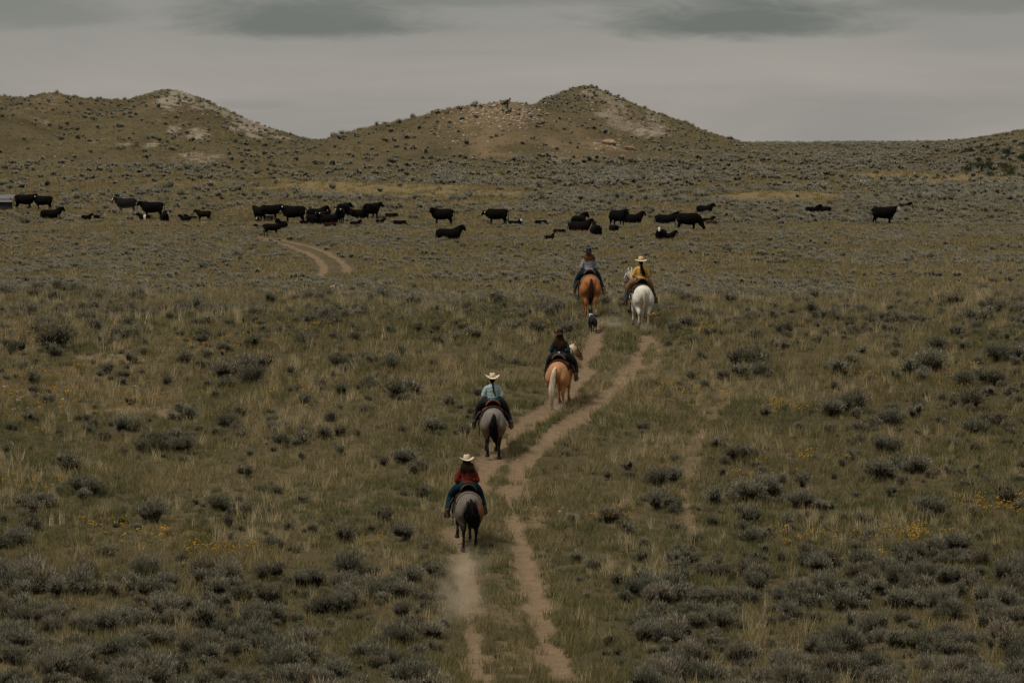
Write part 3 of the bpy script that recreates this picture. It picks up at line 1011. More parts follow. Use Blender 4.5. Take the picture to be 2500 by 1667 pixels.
def person(name, shirt, jeans, boots, hat_mat, hair_mat, hair, foot, brim=(.19, .05), chaps=None, sleeve='long', belt=True, seed=0, hat_size=1.0, chap_end=5, lean=0.0, head_turn=0.0, skin='skin', concho=False, hat_shape='cowboy'):
    """rider sitting astride, hands on the reins"""
    rng = np.random.default_rng(1500 + seed)
    root = empty('person')
    def L(p):           # forward lean of the upper body about the hips
        p = np.array(p, float); k = p[2] - 1.58
        return p + np.array([0, lean * max(k, 0), 0])
    hipz = 1.61
    def torso(m, g):
        m.tube([L((0, -.06, 1.54)), L((0, -.06, 1.62)), L((0, -.05, 1.73)), L((0, -.04, 1.84)), L((0, -.035, 1.94)), L((0, -.03, 2.01)), L((0, -.025, 2.06)), L((0, -.02, 2.095))],
               np.array([.15, .175, .155, .165, .182, .170, .110, .062]) + g, np.array([.11, .13, .105, .115, .12, .108, .085, .058]) + g, 16, ref=(0, 1, 0))
    def arm(m, s, g, to=3):
        P = [L((s * .125, -.028, 1.985)), L((s * .198, -.032, 1.925)), L((s * .255, -.055, 1.80)), L((s * .265, -.06, 1.74)), L((s * .215, .07, 1.69)), L((s * .12, .23, 1.685))]
        r = np.array([.070, .062, .054, .050, .044, .032]) + g
        m.tube(P[:to], r[:to], None, 12, ref=(0, 1, 0.2))
    def leg(m, s, g, end=6):
        f = foot[0 if s < 0 else 1]
        kx, ky, kz = s * .40, .20, 1.28
        P = [(s * .09, -.06, 1.60), (s * .21, .02, 1.555), (s * .32, .12, 1.44), (kx, ky, kz), ((kx + f[0]) / 2 + s * .015, (ky + f[1]) / 2 - .03, (kz + f[2]) / 2), (f[0], f[1] - .03, f[2] + .12)]
        r = np.array([.135, .125, .105, .083, .072, .054]) + g
        m.tube(P[:end], r[:end], None, 12, ref=(0, 1, 0.2))
    # the body itself: head, neck, trunk, limbs, hands in one skin
    b = MB(); torso(b, -.012)
    hc = L((0, .02, 2.215))
    b.tube([L((0, -.02, 2.05)), L((0, -.01, 2.12)), L((0, .005, 2.16))], [.058, .052, .052], None, 10, ref=(0, 1, 0))
    def hd(p): return rotz(p, head_turn, hc)
    b.tube([hd(hc + [0, .03, -.105]), hd(hc + [0, .02, -.07]), hd(hc + [0, .0, 0]), hd(hc + [0, -.005, .07]), hd(hc + [0, -.005, .105])], [.035, .060, .075, .068, .03], [.04, .072, .093, .085, .04], 12, ref=(0, 1, 0))
    b.tube([hd(hc + [0, .085, .02]), hd(hc + [0, .105, -.02]), hd(hc + [0, .095, -.035])], [.008, .016, .014], None, 6)
    for s in (-1, 1):
        b.ball(hd(hc + [s * .076, -.005, -.005]), (.010, .020, .030), 8)
        arm(b, s, -.010, 6); leg(b, s, -.012)
        w = L((s * .12, .23, 1.685))
        b.tube([w, w + [-s * .02, .04, .0], w + [-s * .035, .085, .0]], [.026, .036, .034], [.018, .020, .018], 8)
        for q in range(4):
            o = np.array([-s * .035, .085, .022 - .015 * q])
            l = (.9, 1.0, .95, .8)[q]
            b.tube([w + o, w + o + [-s * .030 * l, .018, 0], w + o + [-s * .045 * l, -.004, -.004], w + o + [-s * .035 * l, -.022, -.004]], [.0095, .0092, .0088, .007], None, 6, sub=2)
        b.tube([w + [-s * .012, .045, .022], w + [-s * .035, .065, .040], w + [-s * .055, .075, .035]], [.011, .010, .008], None, 6, sub=2)
    me = fuse(b, 'person_body', 0.0115, 2, 0.4); link('body', me, MAT[skin], root)
    for s in (-1, 1):
        e = MB(); e.ball(hd(hc + [s * .03, .083, .012]), .011, 8); e.build('eye', MAT['hair_black'], root)
    m = MB(); m.tube([hd(hc + [-.024, .086, -.062]), hd(hc + [0, .094, -.060]), hd(hc + [.024, .086, -.062])], [.005, .008, .005], None, 6, sub=1); m.build('mouth', MAT['lips'], root)
    sh = MB(); torso(sh, .010)
    for s in (-1, 1): arm(sh, s, .012, 6 if sleeve == 'long' else 4 if sleeve == 'short' else 5)
    if sleeve == 'short':
        pass
    me = fuse(sh, 'shirt', 0.016, 2)
    # cloth folds
    P = coords(me)
    fold = np.sin(P[:, 2] * 62 + 6 * fbm(P[:, 0], P[:, 2], 0.12, 2, 5 + seed)) * .004 + (fbm(P[:, 0] * 2, P[:, 2], 0.05, 3, 6 + seed) - .5) * .012
    c0 = np.array([0, -.05, 0]); rad = P - c0; rad[:, 2] = 0; rad /= np.linalg.norm(rad, axis=1, keepdims=True) + 1e-6
    me.vertices.foreach_set('co', (P + rad * fold[:, None]).astype(np.float32).ravel()); me.update()
    link('shirt', me, MAT[shirt], root)
    j = MB()
    j.tube([(0, -.065, 1.50), (0, -.06, 1.56), (0, -.06, 1.62), L((0, -.055, 1.69)), L((0, -.055, 1.70))], [.13, .19, .192, .176, .15], [.10, .145, .142, .125, .10], 16, ref=(0, 1, 0))
    for s in (-1, 1): leg(j, s, .006)
    me = fuse(j, 'jeans', 0.018, 3); link('jeans', me, MAT[jeans], root)
    if chaps:
        for s in (-1, 1):
            c = MB(); leg(c, s, .022, chap_end)
            me = fuse(c, 'chaps', 0.02, 2)
            ch = link('chap', me, MAT[chaps], root)
            fr = MB(); f = foot[0 if s < 0 else 1]
            for q in range(16 if chap_end == 5 else 8):
                k = q / 15
                p = np.array([s * (.42 + .05 * k), .12 - .12 * k, 1.38 - .34 * k])
                fr.ribbon([p, p + [s * .05, -.03, -.05], p + [s * .06, -.04, -.12]], [.008, .007, .003])
            link('fringe', mesh_from('fringe', fr.V, fr.F), MAT[chaps], ch)
    if belt:
        bl = MB()
        bl.tube([L((.172 * math.sin(a), -.055 - .122 * math.cos(a), 1.705)) for a in np.linspace(0, 6.283, 17)], [.006] * 17, [.020] * 17, 6, sub=1)
        bo = bl.build('belt', MAT['leather_dark'], root)
        if concho:
            cm = MB(); cm.tube([L((.0, -.182, 1.705)), L((.0, -.196, 1.705))], [.030, .022], None, 12, sub=1)
            link('concho', mesh_from('concho', cm.V, cm.F), MAT['tag_white'], bo)
    for s in (-1, 1):
        f = np.array(foot[0 if s < 0 else 1])
        m = MB()
        m.tube([f + [0, -.035, .22], f + [0, -.035, .14], f + [0, -.03, .07], f + [0, -.025, .04]], [.058, .055, .050, .045], [.064, .060, .058, .055], 10, ref=(0, 1, 0))
        m.tube([f + [-s * .0, -.09, .035], f + [0, -.04, .045], f + [s * .02, .05, .040], f + [s * .04, .13, .030], f + [s * .05, .18, .028]], [.034, .040, .044, .040, .015], [.035, .042, .036, .026, .014], 10)
        m.box(f + [0, -.075, -.005], (.06, .06, .04))
        me = fuse(m, 'boot', 0.013, 2); link('boot', me, MAT[boots], root)
    # hair in locks
    h = MB()
    kind, ln, wd = hair
    back = hd(hc + [0, -.085, .0])
    if kind == 'loose':
        for q in range(150):
            a = (rng.random() - .5) * 3.6
            s0 = hd(hc + [.078 * math.sin(a), -.005 - .092 * math.cos(a), .055 * rng.random() - .01])
            ll = ln * (.8 + .3 * rng.random()) * (1 - .12 * abs(a))
            sx = wd * math.sin(a) * (0.75 + .5 * rng.random())
            zb = s0[2] - ll
            by = min(s0[1] - .01, -.10)
            pts = [s0 + [0, 0, .03], s0 + [.012 * math.sin(a), -.025 * math.cos(a), -.06], np.array([sx * .9, -.145 - .015 * rng.random() + (.03 if abs(a) > 1.2 else 0), s0[2] - ll * .5]),
                   np.array([sx * 1.1 + .01 * rng.normal(), -.165 - .02 * rng.random() + (.05 if abs(a) > 1.2 else 0), zb])]
            pts[2] = pts[2] + [0, lean * max(pts[2][2] - 1.58, 0), 0]; pts[3] = pts[3] + [0, lean * max(zb - 1.58, 0), 0]
            h.ribbon(_cr(np.array(pts), 3), np.interp(np.linspace(0, 1, 10), [0, .4, 1], [.010, .014, .003]))
    elif kind == 'tail':
        for q in range(60):
            a = (rng.random() - .5) * 3.4
            s0 = hd(hc + [.078 * math.sin(a), -.005 - .092 * math.cos(a), .05 * rng.random()])
            h.ribbon([s0, hd(hc + [.05 * math.sin(a), -.095, -.05]), hd(hc + [.012 * rng.normal(), -.115, -.10])], [.010, .013, .010])
        for q in range(90):
            a = rng.random() * 6.283; r = math.sqrt(rng.random())
            s0 = hd(hc + [.016 * math.cos(a), -.112, -.085])
            ll = ln * (.78 + .26 * rng.random())
            pts = [s0, s0 + [wd * .5 * r * math.cos(a), -.045 + .02 * math.sin(a), -ll * .28], s0 + [wd * r * math.cos(a) + .03, -.055 + .03 * math.sin(a), -ll * .65], s0 + [wd * .8 * r * math.cos(a) + .05, -.045, -ll]]
            h.ribbon(_cr(np.array(pts), 3), np.interp(np.linspace(0, 1, 10), [0, .4, 1], [.008, .012, .003]))
    else:   # braid
        for q in range(60):
            a = (rng.random() - .5) * 3.4
            s0 = hd(hc + [.078 * math.sin(a), -.005 - .092 * math.cos(a), .05 * rng.random()])
            h.ribbon([s0, hd(hc + [.05 * math.sin(a), -.095, -.05]), hd(hc + [.008 * rng.normal(), -.112, -.11])], [.010, .013, .010])
        for ph in (0, 2.09, 4.19):
            pts = []
            for u in np.linspace(0, 1, 40):
                z = hc[2] - .10 - ln * u
                y0 = -.155 - .02 * math.sin(u * 3) + lean * max(z - 1.58, 0)
                wv = .016 * (1 - .5 * u)
                pts.append((wv * math.sin(u * 46 + ph) + .085 * u * u, y0 + wv * .7 * math.cos(u * 92 + ph), z))
            h.tube(pts, np.interp(np.linspace(0, 1, 40), [0, .9, 1], [.017, .012, .003]), None, 6, sub=1)
    h.build('hair', hair_mat, root)
    # hat
    ht = empty('hat'); ht.parent = root
    hb0 = np.array(hd(hc + [0, -.005, .062])); ht.location = hb0 * (1 - hat_size); ht.scale = (hat_size,) * 3
    bw, curl = brim
    hb = hd(hc + [0, -.005, .062])
    tiltb = .10 if hat_shape == 'cowboy' else .02
    G = []
    for r in np.linspace(0, 1, 6):
        row = []
        for a in np.linspace(0, 6.28318, 33):
            ex, ey = .082 + (bw - .082) * r, .100 + (bw * 1.12 - .100) * r
            x, y = ex * math.cos(a), ey * math.sin(a)
            z = curl * (r ** 1.6) * (abs(math.cos(a)) ** 2.2) - .028 * r ** 1.5 * (abs(math.sin(a)) ** 2) - tiltb * y * .35
            row.append(hb + [x, y, z])
        G.append(row)
    m = MB(); m.sheet(G, .007); m.build('brim', hat_mat, ht)
    m = MB()
    V0 = len(m.V)
    prof = [(-.004, 1.0), (.03, 1.0), (.07, .95), (.10, .90), (.118, .80), (.120, .60), (.112, .35), (.108, .0)]
    rows = []
    for z, k in prof:
        row = []
        for a in np.linspace(0, 6.28318, 33):
            x, y = .085 * k * math.cos(a), .103 * k * math.sin(a)
            dz = 0
            if hat_shape == 'cowboy':
                if z > .09: dz = -.020 * math.exp(-(x / .022) ** 2) * (1 if z > .1 else .4) + .012 * (-math.sin(a)) * k * .5
                pinch = 1 - .14 * max(0, math.sin(a)) * (z / .12)
                x *= pinch
            row.append(hb + [x, y, z + dz - tiltb * y * .35])
        rows.append(row)
    m.sheet(rows, .004); m.build('crown', hat_mat, ht)
    m = MB(); m.tube([hb + [.0865 * math.cos(a), .1045 * math.sin(a), .014 - tiltb * .1045 * math.sin(a) * .35] for a in np.linspace(0, 6.28318, 25)], [.004] * 25, [.011] * 25, 6, ref=(0, 0, 1), sub=1)
    m.build('hat_band', MAT['leather_dark'], ht)
    return root


# ------------------------------------------------------------------ cattle
def cow_mesh(pose, white=0, calf=False, yaw=0.0, face=(0.012, 0.011, 0.011), belly_white=False, seed=0):
    b = MB()
    lie = pose in ('lie', 'flat')
    dz = -.46 if lie else 0.0
    lg = 1.0
    if calf: dz += (.0 if not lie else .03)
    slim = .82 if calf else 1.0
    b.tube([(0, -.90, 1.04 + dz), (0, -.85, 1.05 + dz), (0, -.72, 1.02 + dz), (0, -.48, .98 + dz), (0, -.15, .93 + dz), (0, .18, .92 + dz), (0, .45, .95 + dz), (0, .65, 1.0 + dz), (0, .80, 1.02 + dz), (0, .88, 1.02 + dz)],
           np.array([.08, .19, .31, .36, .41, .42, .36, .28, .19, .07]) * slim * (1.10 if lie else 1), np.array([.10, .23, .33, .37, .405, .41, .41, .37, .27, .09]) * slim, 16)
    if not lie:
        st = .10 if seed % 2 else -.06
        for s in (-1, 1):
            d = st * s
            b.tube([(s * .17, -.62, 1.05), (s * .20, -.62, .85), (s * .19, -.60 + d * .3, .62), (s * .17, -.70 + d * .7, .44), (s * .17, -.68 + d, .14), (s * .17, -.66 + d, .0)],
                   np.array([.13, .17, .10, .062, .048, .060]) * (slim if calf else 1), np.array([.20, .25, .15, .080, .052, .068]) * (slim if calf else 1), 10, ref=(0, 1, 0))
            b.tube([(s * .17, .46, .95), (s * .19, .46, .74), (s * .17, .46 - d * .4, .44), (s * .17, .46 - d * .8, .14), (s * .17, .47 - d * .8, .0)],
                   np.array([.11, .12, .065, .048, .058]) * (slim if calf else 1), np.array([.18, .17, .075, .052, .066]) * (slim if calf else 1), 10, ref=(0, 1, 0))
    else:
        for s in (-1, 1):
            b.tube([(s * .22, .42, .30), (s * .27, .62, .14), (s * .26, .70, .07), (s * .24, .44, .05)], [.11, .075, .055, .045], None, 8)
            b.tube([(s * .22, -.50, .34), (s * .36, -.30, .20), (s * .42, -.12, .09), (s * .40, -.45, .06)], [.17, .12, .065, .05], None, 8)
    def nk(p): return rotz(p, yaw, (0, .72, 0))
    if pose == 'graze':
        b.tube([(0, .60, 1.02), nk((0, .86, .88)), nk((0, 1.06, .60)), nk((0, 1.14, .42))], [.23, .19, .14, .12], [.34, .28, .20, .15], 12)
        H = [(0, 1.12, .50), (0, 1.20, .38), (0, 1.28, .20), (0, 1.32, .08), (0, 1.33, .03)]; ear = (1.13, .46); ref = (0, 1, 0)
    elif pose == 'flat':
        b.tube([(0, .60, .42), nk((0, .90, .30)), nk((0, 1.10, .20))], [.17, .13, .10], [.22, .16, .12], 12)
        H = [(0, 1.05, .20), (0, 1.18, .18), (0, 1.36, .12), (0, 1.48, .09), (0, 1.53, .08)]; ear = (1.10, .24); ref = (0, 0, 1)
    else:
        up = dz + (.16 if lie else 0) + (-.20 if pose == 'low' else 0)
        b.tube([(0, .52, 1.06 + dz), nk((0, .76, 1.13 + up * .8 + dz * .2)), nk((0, .90, 1.24 + up)), nk((0, .98, 1.29 + up))], [.23, .18, .135, .115], [.34, .28, .20, .15], 12)
        H = [(0, .95, 1.36 + up), (0, 1.04, 1.32 + up), (0, 1.15, 1.19 + up), (0, 1.24, 1.07 + up), (0, 1.28, 1.03 + up)]; ear = (.98, 1.34 + up); ref = (0, 0, 1)
    H = [nk(p) for p in H]
    b.tube(H, [.07, .125, .112, .090, .045], [.08, .135, .120, .090, .05], 10, ref=ref)
    for s in (-1, 1):
        b.tube([nk((s * .07, ear[0], ear[1])), nk((s * .20, ear[0] - .03, ear[1] + .03)), nk((s * .33, ear[0] - .04, ear[1] + .01))], [.045, .070, .020], [.030, .030, .015], 8)
    me = fuse(b, 'cow_body', 0.036 if not calf else 0.034, 3)
    P = coords(me)
    n = fbm(P[:, 0] * 2, P[:, 1] * 2 + P[:, 2], .3, 3, seed)
    col = lerp((.0040, .0040, .0042), (.0075, .0062, .0055), n)
    hd0 = np.array(H[1]); hd1 = np.array(H[3])
    if white:
        ax = hd1 - hd0; L = np.linalg.norm(ax); ax /= L
        t = (P - hd0) @ ax
        r = np.linalg.norm(P - hd0 - t[:, None] * ax, axis=1)
        w = (t > .03) & (r < .15) & (np.abs(P[:, 2] - hd0[2]) < .7)
        earz = np.abs((P - hd0) @ np.array(rotz((1, 0, 0), yaw))) > .125
        w &= ~earz
        col[w] = (.62, .56, .50)
        if white == 2: col[w & ((t > L * .8) | (t < L * .25) | (np.abs((P - hd0) @ np.array(rotz((1, 0, 0), yaw))) > .07))] = (.035, .016, .010)
    if belly_white:
        col[(np.abs(P[:, 1] + .1 + .12 * n) < .18)] = (.62, .56, .50)
    paint(me, col)
    me.materials.append(MAT['coat_cattle'])
    # tail and ear tag
    t = MB()
    if lie: t.tube([(0, -.88, .66), (.06, -.96, .48), (.14, -.92, .20), (.22, -.86, .06)], [.035, .028, .022, .035], None, 8)
    else: t.tube([(0, -.88, 1.18), (.01, -.97, 1.10), (.02, -.98, .80), (.02, -.95, .50), (.02, -.93, .36)], [.035, .030, .022, .030, .012], None, 8)
    tm = mesh_from('cow_tail', t.V, t.F)
    paint(tm, np.tile((.005, .005, .005), (len(t.V), 1))); tm.materials.append(MAT['coat_cattle'])
    gm = []
    for s in (-1, 1):
        g = MB()
        g.box(nk((s * .22, ear[0] + .0, ear[1] - .045)), (.075, .075, .10))
        q = mesh_from('ear_tag', g.V, g.F, False); q.materials.append(MAT['tag_white']); gm.append(q)
    return me, tm, gm


COWS = {}


def cow(px, py, pose, heading, label, cat='cow', group=None, size=1.0, tagged=False, tint=(1, 1, 1), **kw):
    """px, py: photograph pixel of the middle of the feet or resting body; heading in degrees, 0 = facing away, 90 = facing left in the view"""
    calf = cat == 'calf'
    key = (pose, calf, tuple(sorted(kw.items())))
    if key not in COWS:
        COWS[key] = cow_mesh(pose, calf=calf, **kw)
    me, tm, gm = COWS[key]
    x, y = px2ground(px, py)
    s = size * (0.57 if calf else 1.0)
    o = empty(cat, (x, y, h1(x, y) - 0.02), R(heading), s)
    o.scale = (s * .95, s * .92, s)
    tag(o, label, cat, group)
    bd = link('body', me, None, o); bd.color = (*tint, 1)
    tl = link('tail', tm, None, o); tl.color = (*tint, 1)
    if tagged:
        for q in gm: link('ear_tag', q, None, o)
    KEEP_CLEAR.append((x, y, 0.5 * s))
    if not pose in ('lie', 'flat'):
        COW_SPOTS.append((x, y))
    return o


KEEP_CLEAR = []
COW_SPOTS = []

# ------------------------------------------------------------------ cloth, leather
mat_plain('skin', (0.42, 0.25, 0.17), 0.6, 0.3, 0.08)
mat_plain('lips', (0.35, 0.13, 0.11), 0.5, 0.3, 0.05)
mat_plain('shirt_red', (0.135, 0.021, 0.010), 0.9, 0.1, 0.30, 14, bump=0.4, stretch=(1, 1, 4))
mat_plain('shirt_blue', (0.32, 0.41, 0.41), 0.9, 0.1, 0.10, 14, bump=0.3)
mat_plain('shirt_denim', (0.014, 0.036, 0.050), 0.9, 0.1, 0.25, 14, bump=0.3)
mat_plain('shirt_yellow', (0.56, 0.32, 0.070), 0.9, 0.1, 0.12, 14, bump=0.3)
mat_plain('shirt_grey', (0.23, 0.23, 0.26), 0.9, 0.1, 0.12, 14, bump=0.3)
mat_plain('jeans_teal', (0.006, 0.024, 0.032), 0.9, 0.1, 0.35, 16, bump=0.3)
mat_plain('jeans_blue', (0.016, 0.048, 0.062), 0.9, 0.1, 0.30, 16, bump=0.3)
mat_plain('jeans_dark', (0.012, 0.026, 0.034), 0.9, 0.1, 0.30, 16, bump=0.3)
mat_plain('chaps_black', (0.010, 0.010, 0.011), 0.7, 0.25, 0.3, 16, bump=0.3)
mat_plain('chaps_tan', (0.23, 0.115, 0.050), 0.75, 0.25, 0.25, 16, bump=0.3)
mat_plain('boot_brown', (0.075, 0.040, 0.024), 0.6, 0.3, 0.3, 20)
mat_plain('boot_tan', (0.16, 0.10, 0.060), 0.7, 0.3, 0.3, 20)
mat_plain('leather_dark', (0.022, 0.013, 0.009), 0.55, 0.35, 0.3, 20)
mat_plain('leather_brown', (0.060, 0.026, 0.014), 0.5, 0.35, 0.3, 16)
mat_plain('leather_red', (0.11, 0.036, 0.018), 0.5, 0.35, 0.3, 16)
mat_plain('rawhide', (0.45, 0.34, 0.18), 0.6, 0.3, 0.15, 16)
mat_plain('blanket_dark', (0.020, 0.018, 0.018), 0.95, 0.1, 0.4, 40, stretch=(1, 6, 1))
mat_plain('blanket_brown', (0.070, 0.040, 0.028), 0.95, 0.1, 0.4, 40, stretch=(1, 6, 1))
mat_plain('edge_cream', (0.34, 0.26, 0.18), 0.9, 0.1, 0.2, 30)
mat_plain('edge_dark', (0.030, 0.024, 0.018), 0.9, 0.1, 0.2, 30)
mat_plain('hat_cream', (0.70, 0.56, 0.39), 0.85, 0.15, 0.08, 20)
mat_plain('hat_straw', (0.66, 0.49, 0.29), 0.85, 0.15, 0.10, 30)
mat_plain('hat_brown', (0.042, 0.019, 0.011), 0.85, 0.15, 0.2, 20)
mat_plain('hat_charcoal', (0.016, 0.017, 0.019), 0.85, 0.15, 0.25, 20)
mat_plain('hair_brown', (0.030, 0.016, 0.010), 0.8, 0.08, 0.35, 40)
mat_plain('hair_chestnut', (0.060, 0.027, 0.014), 0.8, 0.08, 0.35, 40)
mat_plain('hair_auburn', (0.20, 0.080, 0.030), 0.8, 0.08, 0.40, 40)
mat_plain('clod', (0.060, 0.042, 0.026), 0.95, 0.1, 0.4, 8, bump=0.6)
mat_plain('grey_board', (0.17, 0.165, 0.16), 0.9, 0.15, 0.3, 3, bump=0.4, stretch=(0.6, 8, 8))
mat_plain('dark_board', (0.030, 0.034, 0.034), 0.9, 0.15, 0.45, 2.5, bump=0.4)
mat_plain('tub_rubber', (0.030, 0.036, 0.042), 0.7, 0.3, 0.15)


# ------------------------------------------------------------------ coats
def coat_roan(P, n):
    c = lerp((.155, .130, .112), (.215, .185, .160), n)
    low = sstep(1.12, .88, P[:, 2]) * (P[:, 1] < -.3)
    c = lerp(c, (.17, .070, .036), low * .9 * sstep(.25, .6, n))
    c = lerp(c, (.014, .012, .011), sstep(.80, .62, P[:, 2]))
    c = lerp(c, (.035, .024, .018), sstep(.70, .95, P[:, 1]) * sstep(1.2, 1.5, P[:, 2]))
    return c


def coat_grulla(P, n):
    c = lerp((.120, .096, .078), (.165, .140, .118), n)
    right = sstep(.02, .26, P[:, 0]) * sstep(1.36, 1.20, P[:, 2]) * (P[:, 1] < -.35)  # warm light on the right flank, put into the coat colour
    c = lerp(c, (.19, .075, .032), right * .85)
    c = lerp(c, (.040, .034, .030), sstep(.14, .02, np.abs(P[:, 0])) * sstep(1.30, 1.15, P[:, 2]) * (P[:, 1] < -.5) * .9)
    c = lerp(c, (.012, .011, .010), sstep(.86, .64, P[:, 2]))
    c = lerp(c, (.025, .018, .014), sstep(.70, .95, P[:, 1]) * sstep(1.2, 1.5, P[:, 2]))
    return c


def coat_palomino(P, n):
    c = lerp((.40, .185, .078), (.48, .235, .108), n)
    c = lerp(c, (.27, .095, .034), sstep(.75, .45, P[:, 2]) * .6)
    c = lerp(c, (.40, .30, .24), sstep(.34, .22, P[:, 2]) * (P[:, 1] < 0) * .6)
    wh = (P[:, 1] > .62) * (P[:, 2] > 1.1) * (fbm(P[:, 1] * 3, P[:, 2] * 3, 1.0, 2, 77) > .46) * (P[:, 0] < .10)
    c = lerp(c, (.62, .56, .48), wh * 1.0)
    return c


def coat_white(P, n):
    c = lerp((.62, .56, .47), (.70, .65, .57), n)
    c = lerp(c, (.40, .33, .27), sstep(.62, .40, P[:, 2]) * sstep(.45, .7, n) * .6)
    c = lerp(c, (.30, .25, .21), sstep(.28, .16, P[:, 2]) * .7)
    c = lerp(c, (.10, .085, .075), sstep(1.38, 1.5, P[:, 1]) * .8)
    return c


def coat_sorrel(P, n):
    c = lerp((.31, .118, .038), (.38, .155, .056), n)
    c = lerp(c, (.22, .065, .022), sstep(.14, .03, np.abs(P[:, 0])) * sstep(1.30, 1.1, P[:, 2]) * (P[:, 1] < -.5) * .8)
    c = lerp(c, (.10, .040, .022), np.exp(-(((P[:, 0] + .17) / .06) ** 2 + ((P[:, 2] - 1.2) / .06) ** 2)) * (P[:, 1] < -.5) * .8)
    c = lerp(c, (.55, .48, .42), sstep(.36, .28, P[:, 2]) * (P[:, 0] > 0) * (P[:, 1] < 0))
    return c


def put(objs, px, py, heading, scale, along=-0.62):
    """stand a rider group on the land: px, py is where the hind hooves meet the ground"""
    x, y = px2ground(px, py)
    a = R(heading)
    fx, fy = -math.sin(a), math.cos(a)
    x -= fx * along * scale; y -= fy * along * scale
    d = 0.62 * scale
    zf, zb = h1(x + fx * d, y + fy * d), h1(x - fx * d, y - fy * d)
    pitch = math.atan2(zf - zb, 2 * d)
    M = Matrix.Translation((x, y, (zf + zb) / 2 - 0.012)) @ Matrix.Rotation(a, 4, 'Z') @ Matrix.Rotation(pitch, 4, 'X')
    for o in objs:
        o.matrix_world = M @ Matrix.Scale(scale, 4)
    KEEP_CLEAR.append((x, y, 0.55)); KEEP_CLEAR.append((x - fx * .8, y - fy * .8, 0.45)); KEEP_CLEAR.append((x + fx * .8, y + fy * .8, 0.4))
    return x, y, M


FOOT = [(-.47, .02, .82), (.47, .02, .82)]


